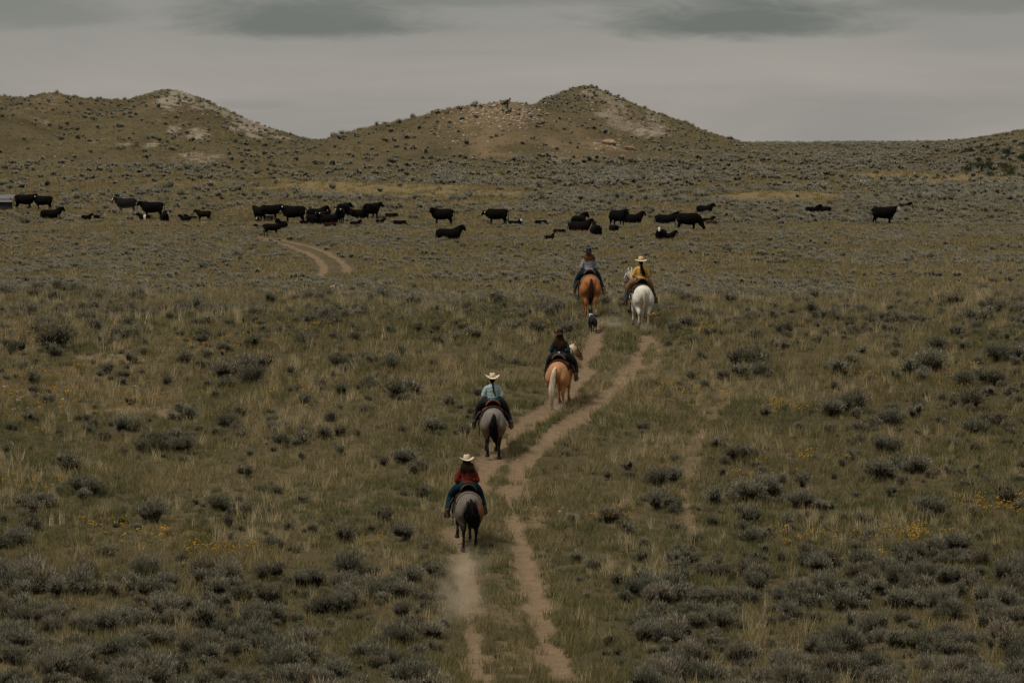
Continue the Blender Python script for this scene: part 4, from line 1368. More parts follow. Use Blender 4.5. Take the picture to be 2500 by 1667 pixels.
def build_riders():
    def rider(px, py, heading, scale, hk, tk, pk, labels):
        foot = pk.get('foot', FOOT)
        h = horse(**hk)
        s, br = tack(h, foot=foot, head_yaw=hk.get('head_yaw', 0), hp=hk.get('head_pitch', 0), **tk)
        p = person('person', **{**pk, 'foot': foot})
        tag(h, labels[0], 'horse'); tag(s, labels[1], 'saddle'); tag(p, labels[2], 'person'); tag(br, labels[3], 'bridle')
        return put([h, s, p, br], px, py, heading, scale)
    rider(1146, 1341, 8, 1.0,
          dict(coat=coat_grulla, hair_mat=MAT['hair_black'], tail_mat=MAT['hair_black'], legs=((-.05, .0), (.06, .0), (.12, .16), (-.05, .0)), tail=(.0, .10, .56, .185), seed=1),
          dict(leather='leather_dark', blanket='blanket_dark', edge='edge_cream', seed=1),
          dict(shirt='shirt_red', jeans='jeans_teal', boots='boot_brown', hat_mat=MAT['hat_cream'], hair_mat=MAT['hair_brown'], hair=('loose', .30, .145), belt=False, seed=1, lean=.10,
               foot=[(-.50, -.02, .80), (.47, .06, .86)]),
          ('grey-brown horse with a thick black tail, last in the line', 'dark saddle under the red-shirted rider', 'rider in rust-red shirt, teal jeans and cream hat with brown hair',
           'bridle on the grey-brown horse of the red-shirted rider'))
    rider(1204, 1112, 3, .985,
          dict(coat=coat_roan, hair_mat=MAT['hair_black'], tail_mat=MAT['hair_black'], legs=((.02, .10), (-.02, .0), (-.06, .0), (.10, .0)), tail=(-.02, .05, .48, .105), seed=2),
          dict(leather='leather_red', blanket='blanket_brown', edge='edge_dark', stirrup_mat='rawhide', seed=2),
          dict(shirt='shirt_blue', jeans='jeans_blue', boots='boot_brown', hat_mat=MAT['hat_cream'], hair_mat=MAT['hair_black'], hair=('braid', .36, .03), brim=(.205, .06), chaps='chaps_black', seed=2, lean=.06, head_turn=-.15,
               foot=[(-.54, .0, .80), (.54, .0, .80)]),
          ('roan horse with black legs and black tail', 'red-brown saddle under the rider in pale blue', 'rider in pale blue shirt and black fringed chaps with a dark braid',
           'bridle on the roan horse of the pale-blue-shirted rider'))
    rider(1362, 992, -11, .975,
          dict(coat=coat_palomino, hair_mat=MAT['hair_flax'], tail_mat=MAT['hair_flax'], legs=((-.06, .0), (.10, .0), (.0, .0), (-.04, .06)), tail=(-.10, -.14, .10, .085), head_yaw=-.42, seed=3, head_pitch=-.05),
          dict(leather='leather_red', blanket='blanket_dark', edge='edge_dark', stirrup_mat='rawhide', seed=3),
          dict(shirt='shirt_denim', jeans='jeans_blue', boots='boot_brown', hat_mat=MAT['hat_brown'], hair_mat=MAT['hair_chestnut'], hat_size=1.12, hair=('loose', .46, .150), brim=(.19, .075), chaps='chaps_black', seed=3, lean=.04, concho=True),
          ('palomino horse with a long cream tail and white patched neck', 'red-brown saddle on the palomino horse', 'rider in dark denim shirt and brown hat with long brown hair',
           'bridle on the palomino horse with the cream tail'))
    rider(1570, 803, 8, .97,
          dict(coat=coat_white, hair_mat=MAT['hair_cream'], tail_mat=MAT['hair_cream'], legs=((-.08, .05), (.02, .0), (.10, .0), (-.06, .0)), tail=(.0, .05, .42, .075), head_yaw=.36, seed=4),
          dict(leather='leather_brown', blanket='blanket_brown', edge='edge_dark', seed=4),
          dict(shirt='shirt_yellow', jeans='jeans_blue', boots='boot_brown', hat_mat=MAT['hat_straw'], hair_mat=MAT['hair_black'], hair=('tail', .46, .085), brim=(.215, .004), chaps='chaps_tan', sleeve='short', seed=4, chap_end=4, hat_shape='flat', belt=False,
               foot=[(-.50, .04, .76), (.52, .0, .82)]),
          ('white horse with a streaked cream tail', 'brown saddle on the white horse', 'rider in yellow short-sleeved shirt and flat straw hat with long black ponytail',
           'bridle on the white horse of the yellow-shirted rider'))
    rider(1442, 771, 5, .97,
          dict(coat=coat_sorrel, hair_mat=MAT['hair_sorrel'], tail_mat=MAT['hair_dark'], legs=((.06, .0), (-.06, .06), (-.08, .0), (.10, .0)), tail=(-.02, -.05, .42, .075), seed=5, mane_mat=MAT['hair_sorrel']),
          dict(leather='leather_red', blanket='blanket_brown', edge='edge_cream', stirrup_mat='rawhide', seed=5),
          dict(shirt='shirt_grey', jeans='jeans_dark', boots='boot_tan', hat_mat=MAT['hat_charcoal'], hair_mat=MAT['hair_auburn'], hat_size=1.14, hair=('loose', .25, .155), brim=(.21, .065), seed=5, sleeve='rolled', belt=False, head_turn=-.2,
               foot=[(-.53, .0, .80), (.53, .02, .83)]),
          ('sorrel horse with a dark reddish tail and one white hind sock', 'red-brown saddle on the sorrel horse', 'rider in lavender-grey shirt and charcoal hat with auburn hair',
           'bridle on the sorrel horse with the dark tail'))


def build_dog():
    b = MB()
    b.tube([(0, -.30, .42), (0, -.26, .43), (0, -.12, .43), (0, .08, .42), (0, .24, .41), (0, .34, .43), (0, .38, .44)], [.04, .085, .095, .10, .115, .09, .04], [.05, .09, .10, .12, .145, .12, .05], 12)
    for s, dy in ((-1, .05), (1, -.06)):
        b.tube([(s * .06, -.24, .42), (s * .075, -.22, .32), (s * .07, -.30 + dy * .5, .19), (s * .068, -.29 + dy, .06), (s * .068, -.26 + dy, .012)], [.06, .055, .026, .020, .026], [.085, .075, .032, .022, .034], 8, ref=(0, 1, 0))
    for s, dy in ((-1, -.05), (1, .07)):
        b.tube([(s * .07, .26, .42), (s * .08, .25, .28), (s * .075, .25 + dy * .6, .15), (s * .072, .26 + dy, .05), (s * .072, .29 + dy, .012)], [.055, .045, .026, .020, .026], [.08, .06, .030, .022, .034], 8, ref=(0, 1, 0))
    b.tube([(0, .28, .46), (-.02, .38, .55), (-.03, .42, .62)], [.075, .065, .06], [.09, .075, .065], 10)
    b.tube([(-.03, .40, .66), (-.03, .44, .66), (-.035, .53, .63), (-.04, .60, .61), (-.04, .63, .61)], [.04, .068, .050, .030, .015], [.04, .065, .050, .030, .015], 10)
    for s in (-1, 1):
        b.tube([(-.03 + s * .04, .42, .70), (-.03 + s * .055, .42, .75), (-.03 + s * .06, .43, .795)], [.024, .026, .006], [.014, .014, .006], 8, ref=(0, 1, 0))
    me = fuse(b, 'dog_body', 0.014, 3)
    P = coords(me)
    col = np.tile((.013, .013, .014), (len(P), 1))
    nk = (P[:, 1] > .30) & (P[:, 1] < .42) & (P[:, 2] > .50) & (P[:, 2] < .60) & (P[:, 0] < .03)
    col[nk] = (.55, .52, .48)
    col[(P[:, 2] < .05)] = (.16, .13, .11)
    paint(me, col)
    r = empty('dog'); link('body', me, MAT['coat'], r)
    t = MB(); t.tube([(0, -.29, .46), (.01, -.38, .43), (.02, -.46, .36), (.02, -.50, .27)], [.030, .034, .030, .010], None, 8)
    t.build('tail', MAT['hair_black'], r)
    tag(r, 'black dog with white collar markings trotting behind the sorrel horse', 'dog')
    x, y = px2ground(1447, 804)
    r.location = (x, y, h1(x, y) - .005); r.rotation_euler = (R(4), 0, R(6)); r.scale = (.98,) * 3
    KEEP_CLEAR.append((x, y, .5))


def build_cattle():
    g1 = 'cattle resting and grazing on the flat'
    B = dict(group=g1)
    brown = (1.9, 1.3, 1.0)
    # by the feeder
    cow(60, 514, 'stand', -92, 'black cow standing beside the grey feeder, head behind its neighbour', size=1.02, **B)
    cow(105, 515, 'stand', 84, 'black cow beside the feeder with a white ear tag, head turned to the camera', size=.96, tagged=True, yaw=.9, **B)
    cow(124, 538, 'lie', -70, 'black cow lying on the grass below the bare strip by the feeder', yaw=.0, **B)
    cow(211, 538, 'lie', -80, 'black calf lying head up between the feeder cows and the dusty bull', 'calf', size=.9, **B)
    cow(242, 538, 'flat', -90, 'black calf stretched flat on the grass below the bare strip', 'calf', size=.95, **B)
    cow(308, 524, 'stand', 86, 'dusty charcoal cow with a white and brown face', size=1.02, tint=(2.6, 2.7, 2.7), white=2, seed=3, **B)
    cow(372, 534, 'stand', 92, 'large black cow standing in front of the dusty white-faced one', size=1.08, seed=2, **B)
    cow(352, 535, 'lie', 75, 'black calf with a white belt lying under the large cow\'s belly', 'calf', size=1.0, belly_white=True, **B)
    cow(402, 541, 'lie', 10, 'black white-faced cow lying with her back to the trail', size=.8, white=1, yaw=-1.3, **B)
    cow(453, 542, 'lie', 80, 'black calf lying with ears raised beside the standing brown calf', 'calf', size=.95, **B)
    cow(467, 538, 'lie', 88, 'black calf lying behind its twin near the standing brown calf', 'calf', size=.95, yaw=.4, **B)
    cow(497, 543, 'stand', 72, 'dark brown calf standing alone', 'calf', size=1.3, tint=(1.6, 1.2, .9), **B)
    # the bunch at the track
    cow(633, 543, 'stand', 30, 'black cow standing rump-on at the end of the bunch', size=.95, **B)
    cow(629, 545, 'lie', 170, 'black white-faced calf lying under the rump-on cow', 'calf', size=.75, white=1, **B)
    cow(660, 539, 'stand', -86, 'black cow standing head to head behind the broadside cow', size=.95, seed=1, **B)
    cow(717, 549, 'stand', 88, 'big black cow standing broadside with white ear tags', size=1.12, tagged=True, yaw=.5, seed=4, **B)
    cow(742, 549, 'flat', -90, 'black calf flat on the grass under the big broadside cow', 'calf', size=.7, **B)
    cow(773, 535, 'lie', -60, 'black cow lying behind two resting cows, rump showing', size=1.0, **B)
    cow(790, 536, 'lie', -120, 'red-brown cow lying with raised ears behind the tagged resting cow', size=.75, tint=(2.4, 1.2, .8), yaw=-.5, **B)
    cow(771, 548, 'lie', -88, 'black cow lying low with her head hidden behind the tagged cow', size=.9, yaw=.3, seed=5, **B)
    cow(800, 549, 'lie', 100, 'black cow lying low with a white ear tag, head towards the camera', size=.95, tagged=True, yaw=.7, **B)
    cow(838, 539, 'stand', -22, 'black cow standing turned away behind the one facing the camera', size=1.04, yaw=-.6, **B)
    cow(830, 548, 'stand', 172, 'black cow standing face-on to the camera with a white ear tag', size=.95, tagged=True, **B)
    cow(872, 538, 'lie', 84, 'black cow lying head left with a white ear tag', size=1.02, tagged=True, yaw=.2, **B)
    cow(907, 539, 'stand', -38, 'black cow standing turned away with her head to the side', size=1.06, yaw=-.5, seed=6, **B)
    cow(806, 558, 'flat', 90, 'red-brown calf curled in the grass', 'calf', size=1.0, tint=(4.5, 1.8, .9), **B)
    cow(867, 553, 'lie', -75, 'small black calf lying below the tagged resting cow', 'calf', size=.85, **B)
    cow(928, 547, 'lie', -100, 'small dark calf lying at the feet of the turned-away cow', 'calf', size=.75, **B)
    cow(956, 536, 'flat', 90, 'black calf lying low in the brush past the bunch', 'calf', size=1.1, **B)
    cow(976, 554, 'flat', -90, 'dark calf stretched out flat in the grass past the bunch', 'calf', size=1.1, yaw=.3, **B)
    cow(664, 578, 'low', -68, 'brown-black calf walking head down beside the track', 'calf', size=1.32, tint=(1.7, 1.3, 1.0), seed=1, **B)
    cow(688, 563, 'lie', 160, 'black cow lying face-on behind the walking calf', size=.85, yaw=-.3, **B)
    cow(637, 563, 'lie', 95, 'black calf lying behind the walking calf', 'calf', size=.8, **B)
    # middle of the flat
    cow(1080, 553, 'stand', 86, 'black cow standing broadside, face turned to the camera', size=1.04, yaw=1.1, **B)
    cow(1213, 552, 'low', 84, 'black cow walking with lowered head and white ear tag', size=1.02, tagged=True, seed=2, **B)
    cow(1095, 590, 'lie', -78, 'black cow lying alone in the sage, ears spread', size=1.05, yaw=-.5, seed=7, **B)
    cow(1258, 554, 'lie', -95, 'black calf lying with a white face towards the camera', 'calf', size=1.05, white=1, yaw=-1.2, **B)
    cow(1321, 552, 'flat', -85, 'black calf with a white blaze lying low in the sage', 'calf', size=1.0, white=1, **B)
    cow(1341, 588, 'lie', -50, 'small brown and white calf lying alone in the grass', 'calf', size=.85, white=1, tint=(2.2, 1.3, .9), **B)
    cow(1366, 575, 'flat', -90, 'black calf stretched low in the sage near the standing hump of cows', 'calf', size=1.0, **B)
    cow(1413, 557, 'lie', -24, 'black cow resting turned away above the brown-black one', size=1.12, yaw=-.6, **B)
    cow(1414, 569, 'lie', -96, 'brown-black cow lying with outstretched head', size=.98, tint=(1.6, 1.2, 1.0), **B)
    cow(1455, 578, 'lie', 8, 'black cow lying with her back to the riders', size=.98, **B)
    cow(1498, 571, 'flat', 20, 'black calf of which only the back shows above the sage', 'calf', size=1.4, **B)
    cow(1509, 557, 'stand', -140, 'black cow standing angled to the camera with one ear raised', size=1.04, **B)
    cow(1543, 549, 'lie', -84, 'black cow lying beside the angled cow with a white streaked face', size=.98, yaw=.3, white=2, **B)
    cow(1625, 551, 'lie', -88, 'black cow lying behind the grazing one', size=1.0, seed=8, yaw=-.1, **B)
    cow(1679, 566, 'graze', -90, 'black cow grazing with her head in the sage', size=1.05, **B)
    cow(1720, 522, 'lie', -82, 'black cow lying alone farthest up in the sage', size=.80, **B)
    cow(1729, 546, 'lie', -110, 'black calf lying beside a brown one past the grazing cow', 'calf', size=.95, **B)
    cow(1738, 552, 'flat', -90, 'brown calf stretched flat past the grazing cow', 'calf', size=.9, tint=(8, 4.5, 2.0), **B)
    cow(1614, 587, 'lie', 165, 'black cow with a broad white face lying face-on in the grass', size=.90, white=1, yaw=.25, **B)
    cow(1630, 587, 'lie', -95, 'black calf lying against the white-faced resting cow', 'calf', size=1.1, **B)
    # far right
    cow(1984, 522, 'lie', -86, 'black calf lying nose to nose with another in the far sage', 'calf', size=1.25, **B)
    cow(2014, 520, 'lie', 86, 'black cow lying with raised ears in the far sage', size=.62, yaw=.4, **B)
    cow(2157, 551, 'stand', -88, 'black cow with a white face standing broadside by herself', size=1.10, white=1, seed=1, **B)
    cow(2206, 514, 'lie', -80, 'black cow lying with raised head beyond the lone white-faced one', size=.66, yaw=-.2, **B)


def build_extras():
    # feeder at the edge of the bare strip
    x0, y0 = px2ground(10, 514)
    z0 = h1(x0, y0)
    r = empty('cattle_feeder', (x0 - .45, y0 + .2, z0))
    tag(r, 'weathered grey board cattle feeder beside two standing black cows', 'feeder')
    for k, (y, z) in enumerate(((-.46, .70), (-.40, 1.0), (.0, 1.20), (.36, 1.24))):
        pass
    for k in range(4):     # front planks
        m = MB(); m.box((.22, -.55, .12 + k * .155), (1.75, .05, .145)); m.build('front_plank', MAT['dark_board'], r, False)
    for s in (-.66, 1.10):
        m = MB(); m.box((s, -.1, .38), (.05, .85, .70)); m.build('end_panel', MAT['dark_board'], r, False)
    m = MB(); m.box((.22, .35, .38), (1.75, .05, .70)); m.build('back_panel', MAT['dark_board'], r, False)
    rt = Matrix.Rotation(R(52), 3, 'X')
    m = MB(); m.box((.26, -.60, .80), (1.80, .24, .04), rt); m.build('lip_board', MAT['grey_board'], r, False)
    rt = Matrix.Rotation(R(24), 3, 'X')
    for k in range(3):
        m = MB(); m.box((.0, -.40 + k * .26, 1.03 + k * .116), (2.7, .25, .04), rt); m.build('roof_board', MAT['grey_board'], r, False)
    for x in (-.60, 1.02):
        for y in (-.45, .30):
            m = MB(); m.box((x, y, .55), (.09, .09, 1.08 + (y + .45) * .3)); m.build('post', MAT['dark_board'], r, False)
    # tub among the cattle
    x, y = px2ground(658, 540)
    m = MB(); m.tube([(0, 0, .0), (0, 0, .18), (0, 0, .40), (0, 0, .42)], [.30, .32, .36, .37], None, 16, sub=1, cap=True)
    t = empty('feed_tub', (x, y, h1(x, y)))
    m.build('tub', MAT['tub_rubber'], t)
    m = MB(); m.ring([(.37 * math.cos(a), .37 * math.sin(a), .42) for a in np.linspace(0, 6.283, 17)[:-1]], .025); m.build('rim', MAT['tub_rubber'], t)
    tag(t, 'dark feed tub standing between the cows of the bunch', 'tub')
    # clod of earth kicked up by the last horse
    gx, gy = px2ground(1153, 1356)
    me = stone_mesh(77, MAT['clod'], 0.75, 24)
    o = link('dirt_clod', me, None, None, (gx, gy, h1(gx, gy) + .05)); o.scale = (.19, .19, .16)
    tag(o, 'dark clod of earth lying in the dust behind the last horse', 'clod')
    # juniper on the middle hill
    jx, jy = px2ground(1238, 270)
    j = empty('juniper_tree', (jx, jy, h1(jx, jy)), 0, .85)
    rng = np.random.default_rng(5)
    m = MB(); m.tube([(0, 0, -.1), (.03, 0, .5), (.1, 0, 1.1), (.28, 0, 1.65)], [.10, .08, .06, .02], None, 8); m.build('trunk', MAT['bark'], j)
    n = 900
    cl = np.array([(0, 0, .35, .26), (.02, 0, .75, .30), (-.22, 0, 1.15, .30), (.14, .1, 1.15, .34), (.34, 0, 1.5, .16), (-.40, 0, 1.0, .2), (-.05, 0, 1.4, .22), (.44, 0, 1.75, .08)])
    k = rng.integers(0, len(cl), n)
    d = rng.normal(size=(n, 3)); d /= np.linalg.norm(d, axis=1, keepdims=True)
    base = cl[k, :3] + d * cl[k, 3:4] * (.5 + .5 * rng.random((n, 1)))
    tip = base + (d * .6 + [0, 0, .7]) * .12
    link('crown', leaf_mesh('juniper_crown', base, tip, .05 + .03 * rng.random(n), rng, True, MAT['juniper']), None, j)
    tag(j, 'small dark juniper on top of the middle hill', 'tree')
    # dark shrubs in the gully of the far ridge
    for k, (px, py, s) in enumerate([(2395, 424, 2.2), (2375, 418, 1.5), (2420, 416, 1.6)] + [(2360 + 150 * rng.random(), 360 + 80 * rng.random(), .8 + .8 * rng.random()) for _ in range(26)]):
        gx, gy = px2ground(px, py)
        q = empty('dark_shrub', (gx, gy, h1(gx, gy)), k * 1.3, s)
        link('foliage', DARK_SHRUB[0], None, q); link('stems', DARK_SHRUB[1], None, q)
        tag(q, 'large dark shrub crowning the gully thicket' if k == 0 else 'dark green shrub in the gully thicket of the sage-covered ridge', 'shrub', 'dark shrubs in the ridge gully')


def build_dust():
    def puff(px, py, r, dens, lab, lift=0.0, rz=0.0):
        x, y = px2ground(px, py)
        bm = bmesh.new(); bmesh.ops.create_icosphere(bm, subdivisions=3, radius=1.0)
        me = bpy.data.meshes.new('dust_cloud'); bm.to_mesh(me); bm.free()
        o = link('dust_cloud', me, mat_dust('dust_%d' % len(MAT), dens), None, (x, y, h1(x, y) + r[2] * .55 + lift))
        o.scale = r; o.rotation_euler = (R(6), 0, rz)
        tag(o, lab, 'dust', kind='stuff')
    puff(1120, 1480, (1.0, 6.0, .55), .62, 'pale dust hanging over the rut behind the last horse')
    puff(1140, 1395, (.85, 2.8, .45), .85, 'fresh dust kicked up just behind the last horse')
    puff(1362, 1000, (.45, .9, .28), 1.6, 'dust at the hooves of the palomino')
    puff(1500, 800, (.9, 1.6, .30), 1.1, 'dust drifting round the dog and the white horse')
    puff(1575, 808, (.40, .9, .25), 1.6, 'dust at the hooves of the white horse')
    puff(312, 524, (2.2, 1.8, .75), .45, 'dust round the dusty white-faced cow')

# ------------------------------------------------------------------ plants
def leaf_mesh(name, base, tip, width, rng, diamond=True, mat=None):
    """many thin leaves: base and tip points, own random value each"""
    n = len(base)
    ax = tip - base
    rnd = rng.normal(size=(n, 3))
    side = np.cross(ax, rnd)
    side /= np.linalg.norm(side, axis=1, keepdims=True) + 1e-9
    w = width[:, None] * 0.5
    if diamond:
        mid = base + ax * 0.55
        v = np.stack([base, mid + side * w, tip, mid - side * w], 1).reshape(-1, 3)
        k = 4
    else:
        v = np.stack([base + side * w, tip, base - side * w], 1).reshape(-1, 3)
        k = 3
    f = np.arange(n * k).reshape(n, k)
    me = bpy.data.meshes.new(name)
    me.from_pydata(v.tolist(), [], f.tolist())
    a = me.attributes.new('leaf', 'FLOAT', 'POINT')
    a.data.foreach_set('value', np.repeat(rng.random(n), k).astype(np.float32))
    if mat: me.materials.append(mat)
    return me


def sage_leaves(name, seed, n, wid, ln, mat, twig=0.0, flat=0.62, upb=0.75):
    """leafy crown of several lobes; twig > 0 adds dark woody twigs, put in to deepen the inner shade of the crown, to the same mesh"""
    rng = np.random.default_rng(seed)
    nl = rng.integers(4, 8)
    ang = rng.random(nl) * 6.283
    rad = np.sqrt(rng.random(nl)) * 0.30
    lc = np.column_stack([np.cos(ang) * rad, np.sin(ang) * rad, 0.18 + rng.random(nl) * 0.20 * (flat / 0.62)])
    lr = 0.17 + rng.random(nl) * 0.12
    k = rng.integers(0, nl, n)
    d = rng.normal(size=(n, 3)); d[:, 2] = np.abs(d[:, 2]) * 0.9 - 0.25
    d /= np.linalg.norm(d, axis=1, keepdims=True)
    r = lr[k] * (0.55 + 0.45 * rng.random(n) ** 0.6)
    base = lc[k] + d * r[:, None] * np.array([1, 1, flat / 0.62])
    base[:, 2] = np.maximum(base[:, 2], 0.02)
    up = d * 0.75 + np.array([0, 0, upb]) + rng.normal(size=(n, 3)) * 0.35
    up /= np.linalg.norm(up, axis=1, keepdims=True)
    L = ln * (0.6 + 0.8 * rng.random(n))
    tip = base + up * L[:, None]
    w = wid * (0.7 + 0.6 * rng.random(n))
    nt = int(n * twig)
    tb, tt, tw = twigs(lc, lr, nt, wid * 1.5, ln, rng, flat)
    if twig:
        me = leaf_mesh(name, np.vstack([base, tb]), np.vstack([tip, tt]), np.concatenate([w, tw]), rng, True, mat)
        me.materials.append(MAT['bark'])
        me.polygons.foreach_set('material_index', np.concatenate([np.zeros(n), np.ones(nt)]).astype(np.int32))
    else:
        me = leaf_mesh(name, base, tip, w, rng, True, mat)
    return me, lc, lr, flat


def twigs(lc, lr, nt, wid, ln, rng, flat):  # dark wood packed inside the lobes so the crown's inner shade reads deeper
    k = rng.integers(0, len(lc), nt)
    d = rng.normal(size=(nt, 3)); d /= np.linalg.norm(d, axis=1, keepdims=True) + 1e-9
    c = lc[k] + d * (lr[k] * 0.62 * rng.random(nt) ** 0.4)[:, None] * np.array([1, 1, flat / 0.62])
    c[:, 2] = np.maximum(c[:, 2] - 0.05, 0.03)
    u = c * np.array([1, 1, 0.6]) + np.array([0, 0, 0.25]) + rng.normal(size=(nt, 3)) * 0.12
    u /= np.linalg.norm(u, axis=1, keepdims=True) + 1e-9
    return c - u * ln * 0.8, c + u * ln * 0.8, wid * (0.7 + 0.6 * rng.random(nt))


def sage_stems(name, lc, seed, lr=None, flat=0.6, nt=0, wid=0.02, ln=0.08):
    rng = np.random.default_rng(seed)
    V, F = [], []
    if nt:
        tb, tt, tw = twigs(lc, lr, nt, wid, ln, rng, flat)
        ax = tt - tb
        sd_ = np.cross(ax, rng.normal(size=ax.shape)); sd_ /= np.linalg.norm(sd_, axis=1, keepdims=True) + 1e-9
        mid = (tb + tt) / 2
        q = np.stack([tb, mid + sd_ * tw[:, None] / 2, tt, mid - sd_ * tw[:, None] / 2], 1).reshape(-1, 3)
        V.extend(list(q)); F.extend([(4 * i, 4 * i + 1, 4 * i + 2, 4 * i + 3) for i in range(nt)])
    for c in lc:
        root = np.array([rng.normal() * 0.03, rng.normal() * 0.03, -0.05])
        for q in range(2):
            end = c + rng.normal(size=3) * 0.07
            mid = (root + end) / 2 + rng.normal(size=3) * 0.03
            for (a, b, r0, r1) in ((root, mid, 0.016, 0.010), (mid, end, 0.010, 0.004)):
                i = len(V)
                for p, r in ((a, r0), (b, r1)):
                    for h in range(3):
                        V.append(p + r * np.array([math.cos(h * 2.094), math.sin(h * 2.094), 0]))
                for h in range(3):
                    F.append((i + h, i + (h + 1) % 3, i + 3 + (h + 1) % 3, i + 3 + h))
    return mesh_from(name, V, F)


SAGE_HI, SAGE_MID, SAGE_FAR = [], [], []
SAGE_NEAR = []
for s_ in range(8):
    fl_ = 0.60 + 0.25 * random.random()
    lm, lc_, lr_, fl_ = sage_leaves('sagebrush_leaves', 300 + s_, 1300, 0.0145, 0.105, MAT['sage'], flat=fl_, upb=1.1)
    sm = sage_stems('sagebrush_stems', lc_, 400 + s_, lr_, fl_, 420, 0.026, 0.085); sm.materials.append(MAT['bark'])
    SAGE_HI.append((lm, sm))
    SAGE_NEAR.append(sage_leaves('sagebrush_small', 350 + s_, 460, 0.025, 0.12, MAT['sage'], 0.45, flat=fl_, upb=1.0)[0])
for s_ in range(7):
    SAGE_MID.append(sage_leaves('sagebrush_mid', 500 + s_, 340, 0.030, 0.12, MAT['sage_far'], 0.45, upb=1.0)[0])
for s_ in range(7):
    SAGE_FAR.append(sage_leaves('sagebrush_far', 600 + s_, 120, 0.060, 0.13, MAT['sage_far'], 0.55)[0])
_dl, _dc = sage_leaves('dark_shrub_leaves', 690, 500, 0.03, 0.10, MAT['juniper'], flat=0.7)[:2]
_ds = sage_stems('dark_shrub_stems', _dc, 691); _ds.materials.append(MAT['bark'])
DARK_SHRUB = (_dl, _ds)


def spike_mesh(seed):
    rng = np.random.default_rng(seed)
    n = 70
    a = rng.random(n) * 6.283; r = np.sqrt(rng.random(n)) * 0.25
    base = np.column_stack([np.cos(a) * r, np.sin(a) * r, 0.28 + rng.random(n) * 0.12])
    tip = base + np.column_stack([np.cos(a) * r * 0.5, np.sin(a) * r * 0.5, 0.16 + rng.random(n) * 0.16]) + rng.normal(size=(n, 3)) * 0.02
    return leaf_mesh('flower_stalks', base, tip, 0.010 + 0.008 * rng.random(n), rng, True, MAT['sage_spike'])


SPIKES = [spike_mesh(700 + i) for i in range(4)]


def tuft_mesh(name, seed, n, spread, hgt, wid, lean, mat):
    rng = np.random.default_rng(seed)
    a = rng.random(n) * 6.283; r = np.sqrt(rng.random(n)) * spread
    base = np.column_stack([np.cos(a) * r, np.sin(a) * r, -0.02 * np.ones(n)])
    h = hgt * (0.5 + 0.6 * rng.random(n))
    b = rng.random(n) * 6.283
    ln = lean * h * rng.random(n)
    tip = base + np.column_stack([np.cos(b) * ln, np.sin(b) * ln, h])
    return leaf_mesh(name, base, tip, wid * (0.6 + 0.8 * rng.random(n)), rng, False, mat)


TUFT_NEAR = [tuft_mesh('grass_tuft', 800 + i, 26, 0.10 + 0.03 * (i % 3), 0.17 + 0.05 * (i % 4), 0.013, 0.8, MAT['grass']) for i in range(6)]
TUFT_NEAR += [tuft_mesh('grass_tuft_green', 860 + i, 30, 0.13, 0.15 + 0.04 * i, 0.014, 0.9, MAT['grass_green']) for i in range(3)]
TUFT_NEAR += [tuft_mesh('grass_tuft_pale', 870 + i, 22, 0.11, 0.30 + 0.06 * i, 0.011, 0.5, MAT['grass_pale']) for i in range(3)]
TUFT_FAR = [tuft_mesh('grass_tuft_far', 830 + i, 28, 0.30, 0.22, 0.034, 0.8, MAT['grass_far']) for i in range(5)]


def scatter(name, meshes, P, scl, idx, rng, label=None, cat=None, zscale=None, tilt=0.12):
    """one object of many instanced plants or stones (nobody could count them)"""
    col = bpy.data.collections.new(name + '_kinds')
    for i, m in enumerate(meshes):
        col.objects.link(bpy.data.objects.new('%s_kind_%02d' % (name, i), m))
    n = len(P)
    me = bpy.data.meshes.new(name)
    me.vertices.add(n)
    me.vertices.foreach_set('co', np.asarray(P, np.float32).ravel())
    rot = np.column_stack([rng.normal(size=n) * tilt, rng.normal(size=n) * tilt, rng.random(n) * 6.283])
    sv = np.column_stack([scl, scl, scl * (zscale if zscale is not None else 1.0)])
    for k, v in (('rot', rot), ('scl', sv)):
        a = me.attributes.new(k, 'FLOAT_VECTOR', 'POINT')
        a.data.foreach_set('vector', v.astype(np.float32).ravel())
    a = me.attributes.new('idx', 'INT', 'POINT')
    a.data.foreach_set('value', np.asarray(idx, np.int32))
    o = link(name, me)
    ng = bpy.data.node_groups.new(name, 'GeometryNodeTree')
    ng.interface.new_socket('Geometry', in_out='INPUT', socket_type='NodeSocketGeometry')
    ng.interface.new_socket('Geometry', in_out='OUTPUT', socket_type='NodeSocketGeometry')
    gi = ng.nodes.new('NodeGroupInput'); go = ng.nodes.new('NodeGroupOutput')
    ip = ng.nodes.new('GeometryNodeInstanceOnPoints')
    ci = ng.nodes.new('GeometryNodeCollectionInfo')
    ci.inputs['Collection'].default_value = col
    ci.inputs['Separate Children'].default_value = True
    ci.inputs['Reset Children'].default_value = True

    def na(k, ty):
        q = ng.nodes.new('GeometryNodeInputNamedAttribute'); q.data_type = ty
        q.inputs['Name'].default_value = k
        return q.outputs['Attribute']
    L = ng.links.new
    L(gi.outputs[0], ip.inputs['Points'])
    L(ci.outputs[0], ip.inputs['Instance'])
    ip.inputs['Pick Instance'].default_value = True
    L(na('idx', 'INT'), ip.inputs['Instance Index'])
    L(na('rot', 'FLOAT_VECTOR'), ip.inputs['Rotation'])
    L(na('scl', 'FLOAT_VECTOR'), ip.inputs['Scale'])
    L(ip.outputs[0], go.inputs[0])
    md = o.modifiers.new('scatter', 'NODES'); md.node_group = ng
    tag(o, label, cat, kind='stuff')
    return o


